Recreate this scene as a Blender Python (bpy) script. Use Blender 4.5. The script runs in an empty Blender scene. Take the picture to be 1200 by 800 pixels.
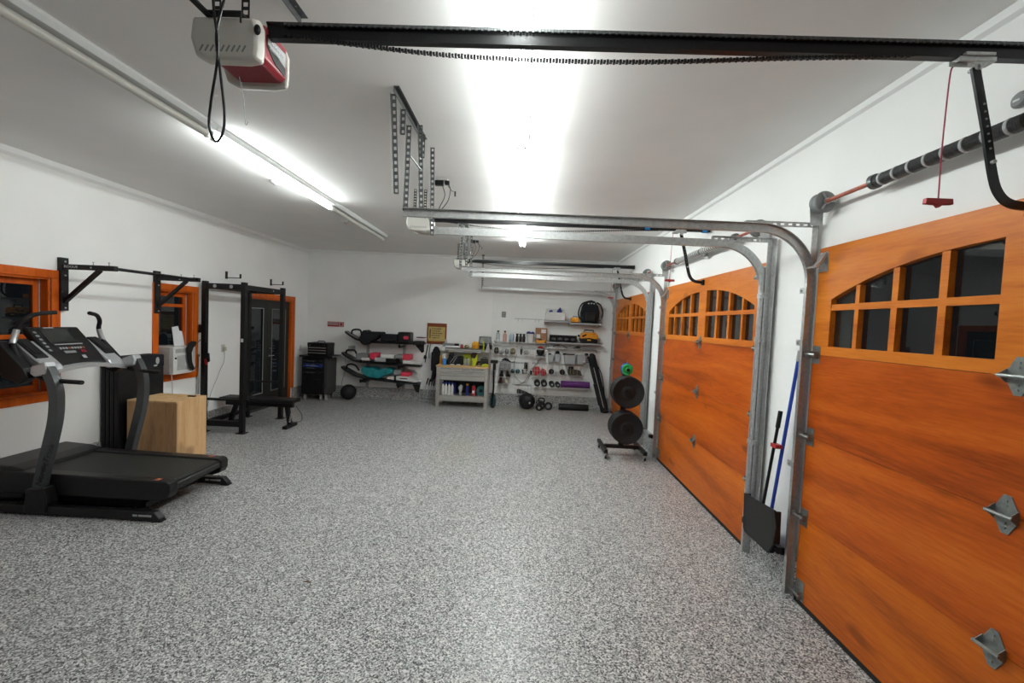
import bpy, bmesh, math, random
from mathutils import Vector, Matrix
random.seed(7)
C = bpy.context.scene
COL = C.collection
PI = math.pi

# ---------------------------------------------------------------- camera, world, exposure
CAM_H = 1.85
def make_camera():
    f, yaw, pitch, roll = 500.0, -0.0247, 0.0437, 0.044
    def ray(u, v, d):
        c, s = math.cos(roll), math.sin(roll); u, v = c*u + s*v, -s*u + c*v
        x, y, z = u, d, -v
        c, s = math.cos(pitch), math.sin(pitch); y, z = c*y + s*z, -s*y + c*z
        c, s = math.cos(yaw), math.sin(yaw); x, y = c*x + s*y, -s*x + c*y
        return Vector((x, y, z))
    r, up, fw = ray(1, 0, 0), ray(0, -1, 0), ray(0, 0, 1)
    cd = bpy.data.cameras.new('camera'); cd.sensor_width = 36.0; cd.lens = 36.0*f/1200.0
    cd.clip_start = 0.03; cd.clip_end = 100
    co = bpy.data.objects.new('camera', cd); COL.objects.link(co)
    m = Matrix((( r.x, up.x, -fw.x, 0.0), (r.y, up.y, -fw.y, 0.0), (r.z, up.z, -fw.z, CAM_H), (0, 0, 0, 1)))
    co.matrix_world = m
    C.camera = co
make_camera()
w = bpy.data.worlds.new('night'); C.world = w; w.use_nodes = True
w.node_tree.nodes['Background'].inputs[0].default_value = (0.5, 0.6, 0.7, 1)
w.node_tree.nodes['Background'].inputs[1].default_value = 0.012
C.view_settings.view_transform = 'Standard'; C.view_settings.look = 'None'
C.view_settings.gamma = 1.0; C.view_settings.use_curve_mapping = False
C.view_settings.exposure = 0.1
TUBE_POWER = 49.0
TUBE_COLOR = (0.94, 1.0, 0.98)

# ---------------------------------------------------------------- materials
MATS = {}
def mat(name, col, rough=0.5, metal=0.0, noise=0.06, scale=30.0, bump=0.0, stretch=(1, 1, 1), coat=0.0, spec=0.5):
    if name in MATS: return MATS[name]
    m = bpy.data.materials.new(name); m.use_nodes = True; MATS[name] = m
    nt = m.node_tree; N = nt.nodes; L = nt.links; b = N['Principled BSDF']
    tc = N.new('ShaderNodeTexCoord'); mp = N.new('ShaderNodeMapping'); nz = N.new('ShaderNodeTexNoise')
    mp.inputs['Scale'].default_value = stretch
    L.new(tc.outputs['Object'], mp.inputs[0]); L.new(mp.outputs[0], nz.inputs['Vector'])
    nz.inputs['Scale'].default_value = scale; nz.inputs['Detail'].default_value = 4
    rp = N.new('ShaderNodeValToRGB'); L.new(nz.outputs[0], rp.inputs[0])
    rp.color_ramp.elements[0].position = 0.3; rp.color_ramp.elements[1].position = 0.7
    rp.color_ramp.elements[0].color = tuple(c*(1-noise) for c in col) + (1,)
    rp.color_ramp.elements[1].color = tuple(min(1, c*(1+noise)) for c in col) + (1,)
    L.new(rp.outputs[0], b.inputs['Base Color'])
    b.inputs['Roughness'].default_value = rough; b.inputs['Metallic'].default_value = metal
    b.inputs['Specular IOR Level'].default_value = spec if max(col) > 0.03 else min(spec, 0.32)
    b.inputs['Coat Weight'].default_value = coat; b.inputs['Coat Roughness'].default_value = 0.1
    if bump:
        bp = N.new('ShaderNodeBump'); bp.inputs['Strength'].default_value = bump; bp.inputs['Distance'].default_value = 0.01
        L.new(nz.outputs[0], bp.inputs['Height']); L.new(bp.outputs[0], b.inputs['Normal'])
    return m

def wood(name, c1, c2, c3, along='y', scale=6.0, rough=0.38, bands=0.0, coat=0.15, ring=2.2, knots=True):
    m = bpy.data.materials.new(name); m.use_nodes = True; MATS[name] = m
    nt = m.node_tree; N = nt.nodes; L = nt.links; b = N['Principled BSDF']
    tc = N.new('ShaderNodeTexCoord'); mp = N.new('ShaderNodeMapping')
    st = {'y': (1.0, 0.09, 1.0), 'x': (0.09, 1.0, 1.0), 'z': (1.0, 1.0, 0.09)}[along]
    mp.inputs['Scale'].default_value = st
    L.new(tc.outputs['Object'], mp.inputs[0])
    n1 = N.new('ShaderNodeTexNoise'); n1.inputs['Scale'].default_value = scale; n1.inputs['Detail'].default_value = 6; n1.inputs['Distortion'].default_value = ring
    n2 = N.new('ShaderNodeTexNoise'); n2.inputs['Scale'].default_value = scale*24; n2.inputs['Detail'].default_value = 3
    L.new(mp.outputs[0], n1.inputs['Vector']); L.new(mp.outputs[0], n2.inputs['Vector'])
    mx = N.new('ShaderNodeMath'); mx.operation = 'MULTIPLY_ADD'; mx.inputs[1].default_value = 0.40
    L.new(n2.outputs[0], mx.inputs[0]); L.new(n1.outputs[0], mx.inputs[2])
    rp = N.new('ShaderNodeValToRGB'); L.new(mx.outputs[0], rp.inputs[0])
    e = rp.color_ramp.elements; e[0].position = 0.46; e[0].color = c1 + (1,); e[1].position = 0.92; e[1].color = c3 + (1,)
    k = e.new(0.68); k.color = c2 + (1,)
    out = rp.outputs[0]
    if knots:
        vo = N.new('ShaderNodeTexNoise'); vo.inputs['Scale'].default_value = 5.0; vo.inputs['Detail'].default_value = 1
        mp2 = N.new('ShaderNodeMapping'); mp2.inputs['Scale'].default_value = {'y': (1, .45, 1), 'x': (.45, 1, 1), 'z': (1, 1, .45)}[along]
        L.new(tc.outputs['Object'], mp2.inputs[0]); L.new(mp2.outputs[0], vo.inputs['Vector'])
        r2 = N.new('ShaderNodeValToRGB'); L.new(vo.outputs[0], r2.inputs[0])
        r2.color_ramp.elements[0].position = 0.675; r2.color_ramp.elements[0].color = (0, 0, 0, 1)
        r2.color_ramp.elements[1].position = 0.76; r2.color_ramp.elements[1].color = (.7, .7, .7, 1)
        mm = N.new('ShaderNodeMixRGB'); mm.inputs[2].default_value = tuple(c*0.55 for c in c1) + (1,)
        L.new(r2.outputs[0], mm.inputs[0]); L.new(out, mm.inputs[1]); out = mm.outputs[0]
    L.new(out, b.inputs['Base Color'])
    b.inputs['Roughness'].default_value = rough; b.inputs['Coat Weight'].default_value = coat; b.inputs['Coat Roughness'].default_value = 0.22; b.inputs['Specular IOR Level'].default_value = 0.2
    return m

def floor_mat(name, stains):
    m = bpy.data.materials.new(name); m.use_nodes = True; MATS[name] = m
    nt = m.node_tree; N = nt.nodes; L = nt.links; b = N['Principled BSDF']
    tc = N.new('ShaderNodeTexCoord')
    vo = N.new('ShaderNodeTexVoronoi'); vo.inputs['Scale'].default_value = 135.0; L.new(tc.outputs['Object'], vo.inputs['Vector'])
    sp = N.new('ShaderNodeSeparateColor'); L.new(vo.outputs['Color'], sp.inputs[0])
    rp = N.new('ShaderNodeValToRGB'); rp.color_ramp.interpolation = 'CONSTANT'; L.new(sp.outputs[0], rp.inputs[0])
    e = rp.color_ramp.elements; e[0].position = 0; e[0].color = (0.030, 0.030, 0.031, 1); e[1].position = 0.17; e[1].color = (0.13, 0.13, 0.13, 1)
    for p, c in ((0.33, 0.27), (0.56, 0.43), (0.80, 0.66)):
        k = e.new(p); k.color = (c, c, c*0.985, 1)
    out = rp.outputs[0]
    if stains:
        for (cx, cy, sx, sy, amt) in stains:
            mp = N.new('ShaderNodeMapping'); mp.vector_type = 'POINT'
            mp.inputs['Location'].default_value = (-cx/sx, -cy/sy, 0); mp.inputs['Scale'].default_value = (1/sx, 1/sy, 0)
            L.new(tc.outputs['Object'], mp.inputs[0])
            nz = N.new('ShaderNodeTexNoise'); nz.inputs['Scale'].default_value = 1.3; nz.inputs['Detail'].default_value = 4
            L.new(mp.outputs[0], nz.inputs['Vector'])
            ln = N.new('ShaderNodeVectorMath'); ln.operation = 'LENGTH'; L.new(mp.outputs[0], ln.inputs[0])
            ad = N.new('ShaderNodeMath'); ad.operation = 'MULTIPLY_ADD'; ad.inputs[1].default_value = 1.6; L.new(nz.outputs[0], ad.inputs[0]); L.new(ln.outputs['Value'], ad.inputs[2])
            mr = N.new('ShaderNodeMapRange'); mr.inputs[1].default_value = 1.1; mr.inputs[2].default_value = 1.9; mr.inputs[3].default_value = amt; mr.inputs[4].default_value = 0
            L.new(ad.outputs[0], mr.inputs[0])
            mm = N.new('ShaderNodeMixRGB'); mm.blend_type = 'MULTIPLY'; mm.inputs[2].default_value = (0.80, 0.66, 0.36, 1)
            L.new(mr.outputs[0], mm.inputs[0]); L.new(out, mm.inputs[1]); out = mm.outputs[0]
    L.new(out, b.inputs['Base Color'])
    b.inputs['Roughness'].default_value = 0.42; b.inputs['Coat Weight'].default_value = 0.15; b.inputs['Coat Roughness'].default_value = 0.32
    n2 = N.new('ShaderNodeTexNoise'); n2.inputs['Scale'].default_value = 60; L.new(tc.outputs['Object'], n2.inputs['Vector'])
    bp = N.new('ShaderNodeBump'); bp.inputs['Strength'].default_value = 0.25; bp.inputs['Distance'].default_value = 0.004
    L.new(n2.outputs[0], bp.inputs['Height']); L.new(bp.outputs[0], b.inputs['Normal']); L.new(bp.outputs[0], b.inputs['Coat Normal'])
    return m

def emit(name, col, power):
    m = bpy.data.materials.new(name); m.use_nodes = True; MATS[name] = m
    b = m.node_tree.nodes['Principled BSDF']; b.inputs['Base Color'].default_value = (.9, .9, .9, 1)
    b.inputs['Emission Color'].default_value = col + (1,); b.inputs['Emission Strength'].default_value = power
    m.cycles.emission_sampling = 'FRONT'
    return m
def glass(name, tint=(.55, .6, .6), rough=0.0):
    m = bpy.data.materials.new(name); m.use_nodes = True; MATS[name] = m
    b = m.node_tree.nodes['Principled BSDF']; b.inputs['Base Color'].default_value = tint + (1,)
    b.inputs['Transmission Weight'].default_value = 1.0; b.inputs['Roughness'].default_value = rough; b.inputs['IOR'].default_value = 1.5
    return m

M_WALL = mat('white_painted_drywall', (0.86, 0.86, 0.845), 0.75, noise=0.025, scale=1.6, bump=0.05, spec=0.2)
M_CEIL = mat('ceiling_paint', (0.87, 0.865, 0.85), 0.9, noise=0.02, scale=2.0, spec=0.1)
M_TRIMW = mat('white_trim_paint', (0.80, 0.80, 0.79), 0.55, noise=0.02, scale=6)
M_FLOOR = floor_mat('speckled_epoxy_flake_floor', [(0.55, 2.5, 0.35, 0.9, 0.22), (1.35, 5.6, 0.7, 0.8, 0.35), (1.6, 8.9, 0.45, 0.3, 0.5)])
M_CURB = floor_mat('speckled_epoxy_flake_curb', [])
M_DOOR = [wood('garage_door_wood_window_section', (0.360, 0.084, 0.0078), (0.540, 0.147, 0.0130), (0.630, 0.205, 0.0234), scale=4, ring=1.2, coat=.04),
          wood('garage_door_wood_upper_section', (0.216, 0.035, 0.0039), (0.396, 0.069, 0.0052), (0.522, 0.116, 0.0104), scale=4, ring=1.2, coat=.04),
          wood('garage_door_wood_middle_section', (0.225, 0.039, 0.0039), (0.423, 0.077, 0.0052), (0.540, 0.126, 0.0117), scale=4, ring=1.2, coat=.04),
          wood('garage_door_wood_bottom_section', (0.288, 0.056, 0.0052), (0.486, 0.104, 0.0065), (0.594, 0.158, 0.0130), scale=4, ring=1.2, coat=.04)]
M_TRIM = wood('orange_stained_window_trim', (0.40, 0.062, 0.004), (0.52, 0.090, 0.005), (0.60, 0.12, 0.008), along='z', rough=0.4, knots=False, coat=.04)
M_DARKWOOD = wood('dark_red_wood', (0.07, 0.022, 0.010), (0.11, 0.033, 0.014), (0.15, 0.05, 0.02), along='z')
M_PLY = wood('plywood', (0.46, 0.26, 0.12), (0.60, 0.38, 0.19), (0.66, 0.45, 0.24), along='z', scale=4.5, rough=0.6, coat=0, ring=3.2)
M_MAPLE = wood('worktop_wood', (0.45, 0.27, 0.12), (0.58, 0.37, 0.18), (0.66, 0.45, 0.24), along='x', scale=6, rough=0.5, coat=0)
M_BROWNSIGN = wood('brown_sign_wood', (0.13, 0.03, 0.012), (0.19, 0.045, 0.016), (0.26, 0.07, 0.025), along='x')
M_GALV = mat('galvanised_steel', (0.50, 0.505, 0.50), 0.42, 0.85, noise=0.14, scale=45)
M_ZINC = mat('zinc_plated_hinge_steel', (0.27, 0.29, 0.28), 0.38, 0.7, noise=0.15, scale=60)
M_GALVD = mat('dark_weathered_steel', (0.13, 0.135, 0.135), 0.45, 0.8, noise=0.2, scale=60)
M_STEEL = mat('brushed_stainless_steel', (0.55, 0.535, 0.50), 0.38, 0.8, noise=0.08, scale=40, stretch=(.05, 1, 1))
M_CHROME = mat('polished_chrome', (0.75, 0.76, 0.77), 0.12, 1.0, noise=0.02)
M_BLACK = mat('black_powdercoat', (0.006, 0.006, 0.0065), 0.45, noise=0.25, scale=80)
M_RAIL = mat('black_painted_rail', (0.006, 0.006, 0.007), 0.30, noise=0.25, scale=80)
M_RUBBER = mat('black_rubber', (0.009, 0.009, 0.0095), 0.62, noise=0.2, scale=120, bump=0.1)
M_VINYL = mat('black_vinyl', (0.006, 0.006, 0.0065), 0.48, noise=0.15, scale=50, bump=0.12)
M_FABRIC = mat('black_fabric', (0.009, 0.010, 0.013), 0.9, noise=0.3, scale=90, bump=0.3)
M_BELT = mat('running_belt', (0.018, 0.019, 0.017), 0.55, noise=0.15, scale=200, bump=0.08)
M_TPLAST = mat('satin_black_plastic', (0.008, 0.008, 0.0085), 0.38, noise=0.1, scale=40)
M_TGREY = mat('dark_grey_metallic_paint', (0.075, 0.080, 0.083), 0.34, 0.55, noise=0.08, scale=60)
M_SILVER = mat('silver_plastic', (0.50, 0.51, 0.52), 0.33, 0.5, noise=0.06, scale=70)
M_SCREEN = mat('dark_screen_glass', (0.035, 0.037, 0.035), 0.12, noise=0.05, scale=10)
M_WHITE = mat('white_plastic', (0.62, 0.62, 0.60), 0.45, noise=0.03, scale=20)
M_OFFW = mat('off_white_plastic', (0.60, 0.58, 0.53), 0.40, noise=0.03, scale=12)
M_SLAT = mat('white_slatwall_panel', (0.82, 0.825, 0.805), 0.5, noise=0.02, scale=8)
M_GREYP = mat('grey_plastic', (0.20, 0.21, 0.21), 0.5, noise=0.08)
M_LGREY = mat('light_grey_plastic', (0.36, 0.37, 0.37), 0.5, noise=0.06)
M_TRANSL = mat('frosted_translucent_plastic', (0.36, 0.38, 0.39), 0.35, noise=0.06, scale=20)
M_REDP = mat('dark_red_plastic', (0.23, 0.012, 0.022), 0.33, noise=0.05, scale=20)
M_RED = mat('red_plastic', (0.36, 0.016, 0.02), 0.4, noise=0.05)
M_ORED = mat('rust_red_paint', (0.33, 0.085, 0.05), 0.5, noise=0.2, scale=40)
M_PINK = mat('pink_red_rubber', (0.62, 0.03, 0.07), 0.5, noise=0.08)
M_TEAL = mat('teal_fabric', (0.006, 0.19, 0.21), 0.7, noise=0.3, scale=14, bump=0.3)
M_DTEAL = mat('dark_teal_plastic', (0.010, 0.075, 0.085), 0.5, noise=0.15)
M_BLUE = mat('blue_plastic', (0.015, 0.05, 0.36), 0.42, noise=0.08)
M_LBLUE = mat('bright_blue_liquid', (0.03, 0.22, 0.55), 0.3, noise=0.05)
M_TAPE = mat('blue_masking_tape', (0.02, 0.20, 0.50), 0.7, noise=0.05)
M_NAVY = mat('navy_fabric', (0.012, 0.02, 0.16), 0.8, noise=0.2)
M_YEL = mat('yellow_plastic', (0.72, 0.36, 0.010), 0.42, noise=0.06)
M_AMBER = mat('amber_yellow_tool_plastic', (0.60, 0.24, 0.008), 0.42, noise=0.06)
M_LIME = mat('lime_yellow_plastic', (0.42, 0.47, 0.010), 0.42, noise=0.06)
M_GREEN = mat('bright_green_plate', (0.02, 0.42, 0.09), 0.45, noise=0.06)
M_PURP = mat('purple_foam', (0.085, 0.010, 0.125), 0.7, noise=0.1, scale=60, bump=0.1)
M_BROWN = mat('brown_leather', (0.085, 0.035, 0.018), 0.6, noise=0.2, scale=40)
M_MAROON = mat('maroon_leather', (0.045, 0.008, 0.008), 0.5, noise=0.2)
M_OLIVE = mat('olive_canvas', (0.050, 0.042, 0.024), 0.85, noise=0.25)
M_CARD = mat('brown_cardboard', (0.27, 0.135, 0.075), 0.85, noise=0.08)
M_PAPER = mat('white_paper', (0.66, 0.67, 0.68), 0.85, noise=0.03, scale=60)
M_CREAM = mat('cream_leather', (0.47, 0.43, 0.34), 0.6, noise=0.08)
M_PINKB = mat('pale_pink_plastic', (0.40, 0.24, 0.20), 0.4, noise=0.1)
M_KHAKI = mat('khaki_fabric', (0.20, 0.17, 0.09), 0.85, noise=0.15)
M_SIGNR = mat('red_sign_paint', (0.42, 0.03, 0.035), 0.5, noise=0.05)
M_SIGNY = mat('aged_yellow_sign_paint', (0.42, 0.31, 0.10), 0.6, noise=0.12, scale=20)
M_DGREEN = mat('dark_bronze_door_paint', (0.020, 0.021, 0.018), 0.45, noise=0.06)
M_CORD = mat('red_cord', (0.35, 0.03, 0.06), 0.7, noise=0.1)
M_GLASS = glass('window_glass')
M_BGLASS = glass('clear_bottle_plastic', (.75, .8, .8), 0.15)
M_TUBE_ON = emit('lit_fluorescent_tube', TUBE_COLOR, TUBE_POWER)
M_TUBE_FAR = emit('lit_fluorescent_tube_boosted', TUBE_COLOR, TUBE_POWER*1.6)  # same kind of tube, output raised to brighten the far end of the room
M_TUBE_LEFT = emit('lit_fluorescent_tube_dimmed', TUBE_COLOR, TUBE_POWER*0.85)  # same kind of tube, output lowered so the left wall stays less bright
M_TUBE_OFF = mat('unlit_fluorescent_tube', (0.50, 0.50, 0.46), 0.35, noise=0.02)
M_FIXT = mat('white_enamel_fixture', (0.62, 0.64, 0.63), 0.35, noise=0.01)

# ---------------------------------------------------------------- geometry helpers
def spline(pts, n=8):
    P = [Vector(p) for p in pts]; out = []
    Q = [P[0]*2 - P[1]] + P + [P[-1]*2 - P[-2]]
    for i in range(1, len(Q) - 2):
        a, b, c, d = Q[i-1], Q[i], Q[i+1], Q[i+2]
        for k in range(n):
            t = k/n
            out.append(0.5*((2*b) + (c-a)*t + (2*a-5*b+4*c-d)*t*t + (3*b-a-3*c+d)*t**3))
    out.append(P[-1]); return out

class MB:
    def __init__(s): s.bm = bmesh.new()
    def _xf(s, vs, rot, c):
        if rot is not None:
            R = rot if isinstance(rot, Matrix) else Matrix.Rotation(rot[1], 3, rot[0])
            for v in vs: v.co = R @ (v.co - c) + c
    def box(s, x0, x1, y0, y1, z0, z1, rot=None, pivot=None):
        vs = [s.bm.verts.new(p) for p in ((x0,y0,z0),(x1,y0,z0),(x1,y1,z0),(x0,y1,z0),(x0,y0,z1),(x1,y0,z1),(x1,y1,z1),(x0,y1,z1))]
        for f in ((3,2,1,0),(4,5,6,7),(0,1,5,4),(1,2,6,5),(2,3,7,6),(3,0,4,7)): s.bm.faces.new([vs[i] for i in f])
        if rot: s._xf(vs, rot, Vector(pivot) if pivot else Vector(((x0+x1)/2, (y0+y1)/2, (z0+z1)/2)))
        return s
    def cb(s, cx, cy, z0, sx, sy, sz, rot=None): return s.box(cx-sx/2, cx+sx/2, cy-sy/2, cy+sy/2, z0, z0+sz, rot)
    def prism(s, pts, axis, d0, d1):
        """closed 2D outline extruded along an axis; pts are (a,b) in the other two axes in xyz order"""
        def mk(a, b, d): return {'x': (d, a, b), 'y': (a, d, b), 'z': (a, b, d)}[axis]
        A = [s.bm.verts.new(mk(a, b, d0)) for a, b in pts]; B = [s.bm.verts.new(mk(a, b, d1)) for a, b in pts]
        n = len(pts)
        s.bm.faces.new(A[::-1]); s.bm.faces.new(B)
        for i in range(n): s.bm.faces.new((A[i], A[(i+1) % n], B[(i+1) % n], B[i]))
        return s
    def sweep(s, path, prof, up=(0, 0, 1), closed_prof=True):
        """sweep a 2D profile (side, up) along a path"""
        P = [Vector(p) for p in path]; rings = []; upv = Vector(up)
        for i, p in enumerate(P):
            t = (P[min(i+1, len(P)-1)] - P[max(i-1, 0)]).normalized()
            sd = t.cross(upv)
            if sd.length < 1e-4: sd = t.cross(Vector((1, 0, 0)))
            sd.normalize(); u = sd.cross(t).normalized()
            rings.append([s.bm.verts.new(p + sd*a + u*b) for a, b in prof])
        n = len(prof)
        for i in range(len(rings)-1):
            for j in range(n if closed_prof else n-1):
                s.bm.faces.new((rings[i][j], rings[i][(j+1) % n], rings[i+1][(j+1) % n], rings[i+1][j]))
        if closed_prof: s.bm.faces.new(rings[0][::-1]); s.bm.faces.new(rings[-1])
        return s
    def tube(s, path, r, seg=8, r2=None):
        P = [Vector(p) for p in path]
        Q = [P[0]]
        for p in P[1:]:
            if (p - Q[-1]).length > 1e-5: Q.append(p)
        P = Q; rings = []; t0 = (P[1]-P[0]).normalized()
        u = t0.orthogonal().normalized()
        for i, p in enumerate(P):
            t = (P[min(i+1, len(P)-1)] - P[max(i-1, 0)]).normalized()
            u = (u - t*u.dot(t)).normalized(); w_ = t.cross(u)
            rr = r if r2 is None else r + (r2-r)*i/(len(P)-1)
            rings.append([s.bm.verts.new(p + (u*math.cos(2*PI*k/seg) + w_*math.sin(2*PI*k/seg))*rr) for k in range(seg)])
        for i in range(len(rings)-1):
            for j in range(seg): s.bm.faces.new((rings[i][j], rings[i][(j+1) % seg], rings[i+1][(j+1) % seg], rings[i+1][j]))
        s.bm.faces.new(rings[0][::-1]); s.bm.faces.new(rings[-1])
        return s
    def lathe(s, prof, c, axis='z', seg=24):
        """prof: list of (radius, offset along the axis); revolve about the axis through c"""
        rings = []
        for r, d in prof:
            ring = []
            for k in range(seg):
                a, b = max(r, 1e-4)*math.cos(2*PI*k/seg), max(r, 1e-4)*math.sin(2*PI*k/seg)
                ring.append(s.bm.verts.new({'z': (c[0]+a, c[1]+b, c[2]+d), 'x': (c[0]+d, c[1]+a, c[2]+b), 'y': (c[0]+b, c[1]+d, c[2]+a)}[axis]))
            rings.append(ring)
        for i in range(len(rings)-1):
            for j in range(seg): s.bm.faces.new((rings[i][j], rings[i][(j+1) % seg], rings[i+1][(j+1) % seg], rings[i+1][j]))
        s.bm.faces.new(rings[0][::-1]); s.bm.faces.new(rings[-1])
        return s
    def ball(s, c, rx, ry=None, rz=None, seg=20, lump=0.0):
        ry = ry or rx; rz = rz or rx
        g = bmesh.ops.create_uvsphere(s.bm, u_segments=seg, v_segments=max(8, seg//2), radius=1)
        for v in g['verts']:
            k = 1 + (random.uniform(-lump, lump) if lump else 0)
            v.co = Vector((c[0]+v.co.x*rx*k, c[1]+v.co.y*ry*k, c[2]+v.co.z*rz*k))
        return s
    def rotate(s, axis, ang, pivot):
        R = Matrix.Rotation(ang, 3, axis); p = Vector(pivot)
        for v in s.bm.verts: v.co = R @ (v.co - p) + p
        return s
    def move(s, d):
        for v in s.bm.verts: v.co += Vector(d)
        return s
    def build(s, name, material, parent=None, bevel=0.0, smooth=False, seg=2):
        bm = s.bm
        bmesh.ops.recalc_face_normals(bm, faces=bm.faces)
        me = bpy.data.meshes.new(name)
        if parent is not None:
            off = Vector(parent['_o'])
        else:
            xs = [v.co.x for v in bm.verts]; ys = [v.co.y for v in bm.verts]; zs = [v.co.z for v in bm.verts]
            off = Vector(((min(xs)+max(xs))/2, (min(ys)+max(ys))/2, min(zs)))
        for v in bm.verts: v.co -= off
        if smooth:
            for f in bm.faces: f.smooth = True
            for e in bm.edges:
                if len(e.link_faces) == 2 and e.calc_face_angle(0) > math.radians(42): e.smooth = False
        bm.to_mesh(me); bm.free()
        me.materials.append(material)
        o = bpy.data.objects.new(name, me); COL.objects.link(o)
        o['_o'] = tuple(off)
        if parent is not None: o.parent = parent
        else: o.location = off
        if bevel:
            b = o.modifiers.new('bevel', 'BEVEL'); b.width = bevel; b.segments = seg; b.limit_method = 'ANGLE'; b.angle_limit = math.radians(40)
            b.harden_normals = False
        return o

def tag(o, label=None, cat=None, group=None, kind=None):
    if label: o['label'] = label
    if cat: o['category'] = cat
    if group: o['group'] = group
    if kind: o['kind'] = kind
    return o
def thing(name, loc, label, cat, group=None):
    o = bpy.data.objects.new(name, None); COL.objects.link(o); o.location = loc; o.empty_display_size = 0.05
    o['_o'] = tuple(loc)
    return tag(o, label, cat, group)
def struct(o): return tag(o, kind='structure')
def dup(root, delta, label=None, group=None, rotz=0.0):
    def rec(o, par):
        c = o.copy(); COL.objects.link(c)
        if par is not None: c.parent = par
        for ch in list(o.children): rec(ch, c)
        return c
    c = rec(root, None)
    c.location = Vector(root.location) + Vector(delta); c.rotation_euler[2] += rotz
    if label: c['label'] = label
    if group: c['group'] = group
    return c
def text(name, body, size, loc, rx, rz, material, parent, extrude=0.0006, align='LEFT', sx=1.0, ry=0.0):
    cu = bpy.data.curves.new(name, 'FONT'); cu.body = body; cu.size = size; cu.extrude = extrude; cu.align_x = align; cu.align_y = 'CENTER'
    t = bpy.data.objects.new(name, cu); COL.objects.link(t)
    dg = bpy.context.evaluated_depsgraph_get(); dg.update()
    me = bpy.data.meshes.new_from_object(t.evaluated_get(dg)); bpy.data.objects.remove(t); bpy.data.curves.remove(cu)
    me.materials.clear(); me.materials.append(material)
    R = Matrix.Rotation(rz, 4, 'Z') @ Matrix.Rotation(ry, 4, 'Y') @ Matrix.Rotation(rx, 4, 'X') @ Matrix.Diagonal((sx, 1, 1, 1))
    me.transform(Matrix.Translation(Vector(loc) - Vector(parent['_o'])) @ R)
    o = bpy.data.objects.new(name, me); COL.objects.link(o); o.parent = parent
    return o

# ---------------------------------------------------------------- room shell
XL, XR, YB, YF, HC = -4.88, 2.03, 9.53, -2.6, 3.29
FL = struct(MB().box(XL-.3, XR+.3, YF-.2, YB+.2, -0.1, 0.0).build('floor', M_FLOOR))
struct(MB().box(XL-.2, XR+.2, YF-.2, YB+.2, HC, HC+0.1).build('ceiling', M_CEIL))
struct(MB().box(XL-.2, XR+.2, YB, YB+0.15, 0, HC).build('wall_back', M_WALL))
struct(MB().box(XL-.2, XR+.2, YF-0.15, YF, 0, HC).build('wall_front', M_WALL))
def wall_with_holes(name, x0, x1, holes):
    b = MB(); ys = sorted(set([YF, YB] + [h[0] for h in holes] + [h[1] for h in holes]))
    for a, c in zip(ys[:-1], ys[1:]):
        hs = [h for h in holes if h[0] <= a+1e-6 and h[1] >= c-1e-6]
        if not hs: b.box(x0, x1, a, c, 0, HC)
        else:
            h = hs[0]
            if h[2] > 0.001: b.box(x0, x1, a, c, 0, h[2])
            b.box(x0, x1, a, c, h[3], HC)
    return struct(b.build(name, M_WALL))
W1 = (3.0, 4.28, 0.92, 2.10); W2 = (5.575, 6.185, 0.92, 2.09); D4 = (7.33, 8.89, 0.0, 2.11)
wall_with_holes('wall_left', XL-0.16, XL, [W1, W2, D4])
DC = [1.745, 4.825, 8.05]; HW = 1.222
wall_with_holes('wall_right', XR, XR+0.16, [(c-HW+0.06, c+HW-0.06, 0.0, 2.40) for c in DC])
# speckled curbs at the wall foot
struct(MB().box(XL, XL+.018, YF, D4[0]-.03, 0, .262).box(XL, XL+.018, D4[1]+.03, YB, 0, .262).build('baseboard_left', M_CURB, bevel=.006))
struct(MB().box(XL+.018, XR, YB-.02, YB, 0, .262).build('baseboard_back', M_CURB, bevel=.006))
b = MB(); edges = [YF] + [v for c in DC for v in (c-HW-.005, c+HW+.005)] + [YB]
for i in range(0, len(edges), 2):
    if edges[i+1] - edges[i] > 0.06: b.box(1.985, XR, edges[i], edges[i+1], 0, .262)
struct(b.build('baseboard_right', M_CURB, bevel=.006))
# cove strips under the ceiling
def cove(name, pts, ax, a, c):
    return struct(MB().prism(pts, ax, a, c).build(name, M_TRIMW))
cove('trim_1', [(XL, HC), (XL+.02, HC), (XL+.02, HC-.055), (XL, HC-.085)], 'y', YF, YB)
cove('trim_2', [(XR, HC), (XR-.02, HC), (XR-.02, HC-.04), (XR, HC-.055)], 'y', YF, YB)
cove('trim_3', [(YB, HC), (YB-.02, HC), (YB-.02, HC-.03), (YB, HC-.045)], 'x', XL, XR)

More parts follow.
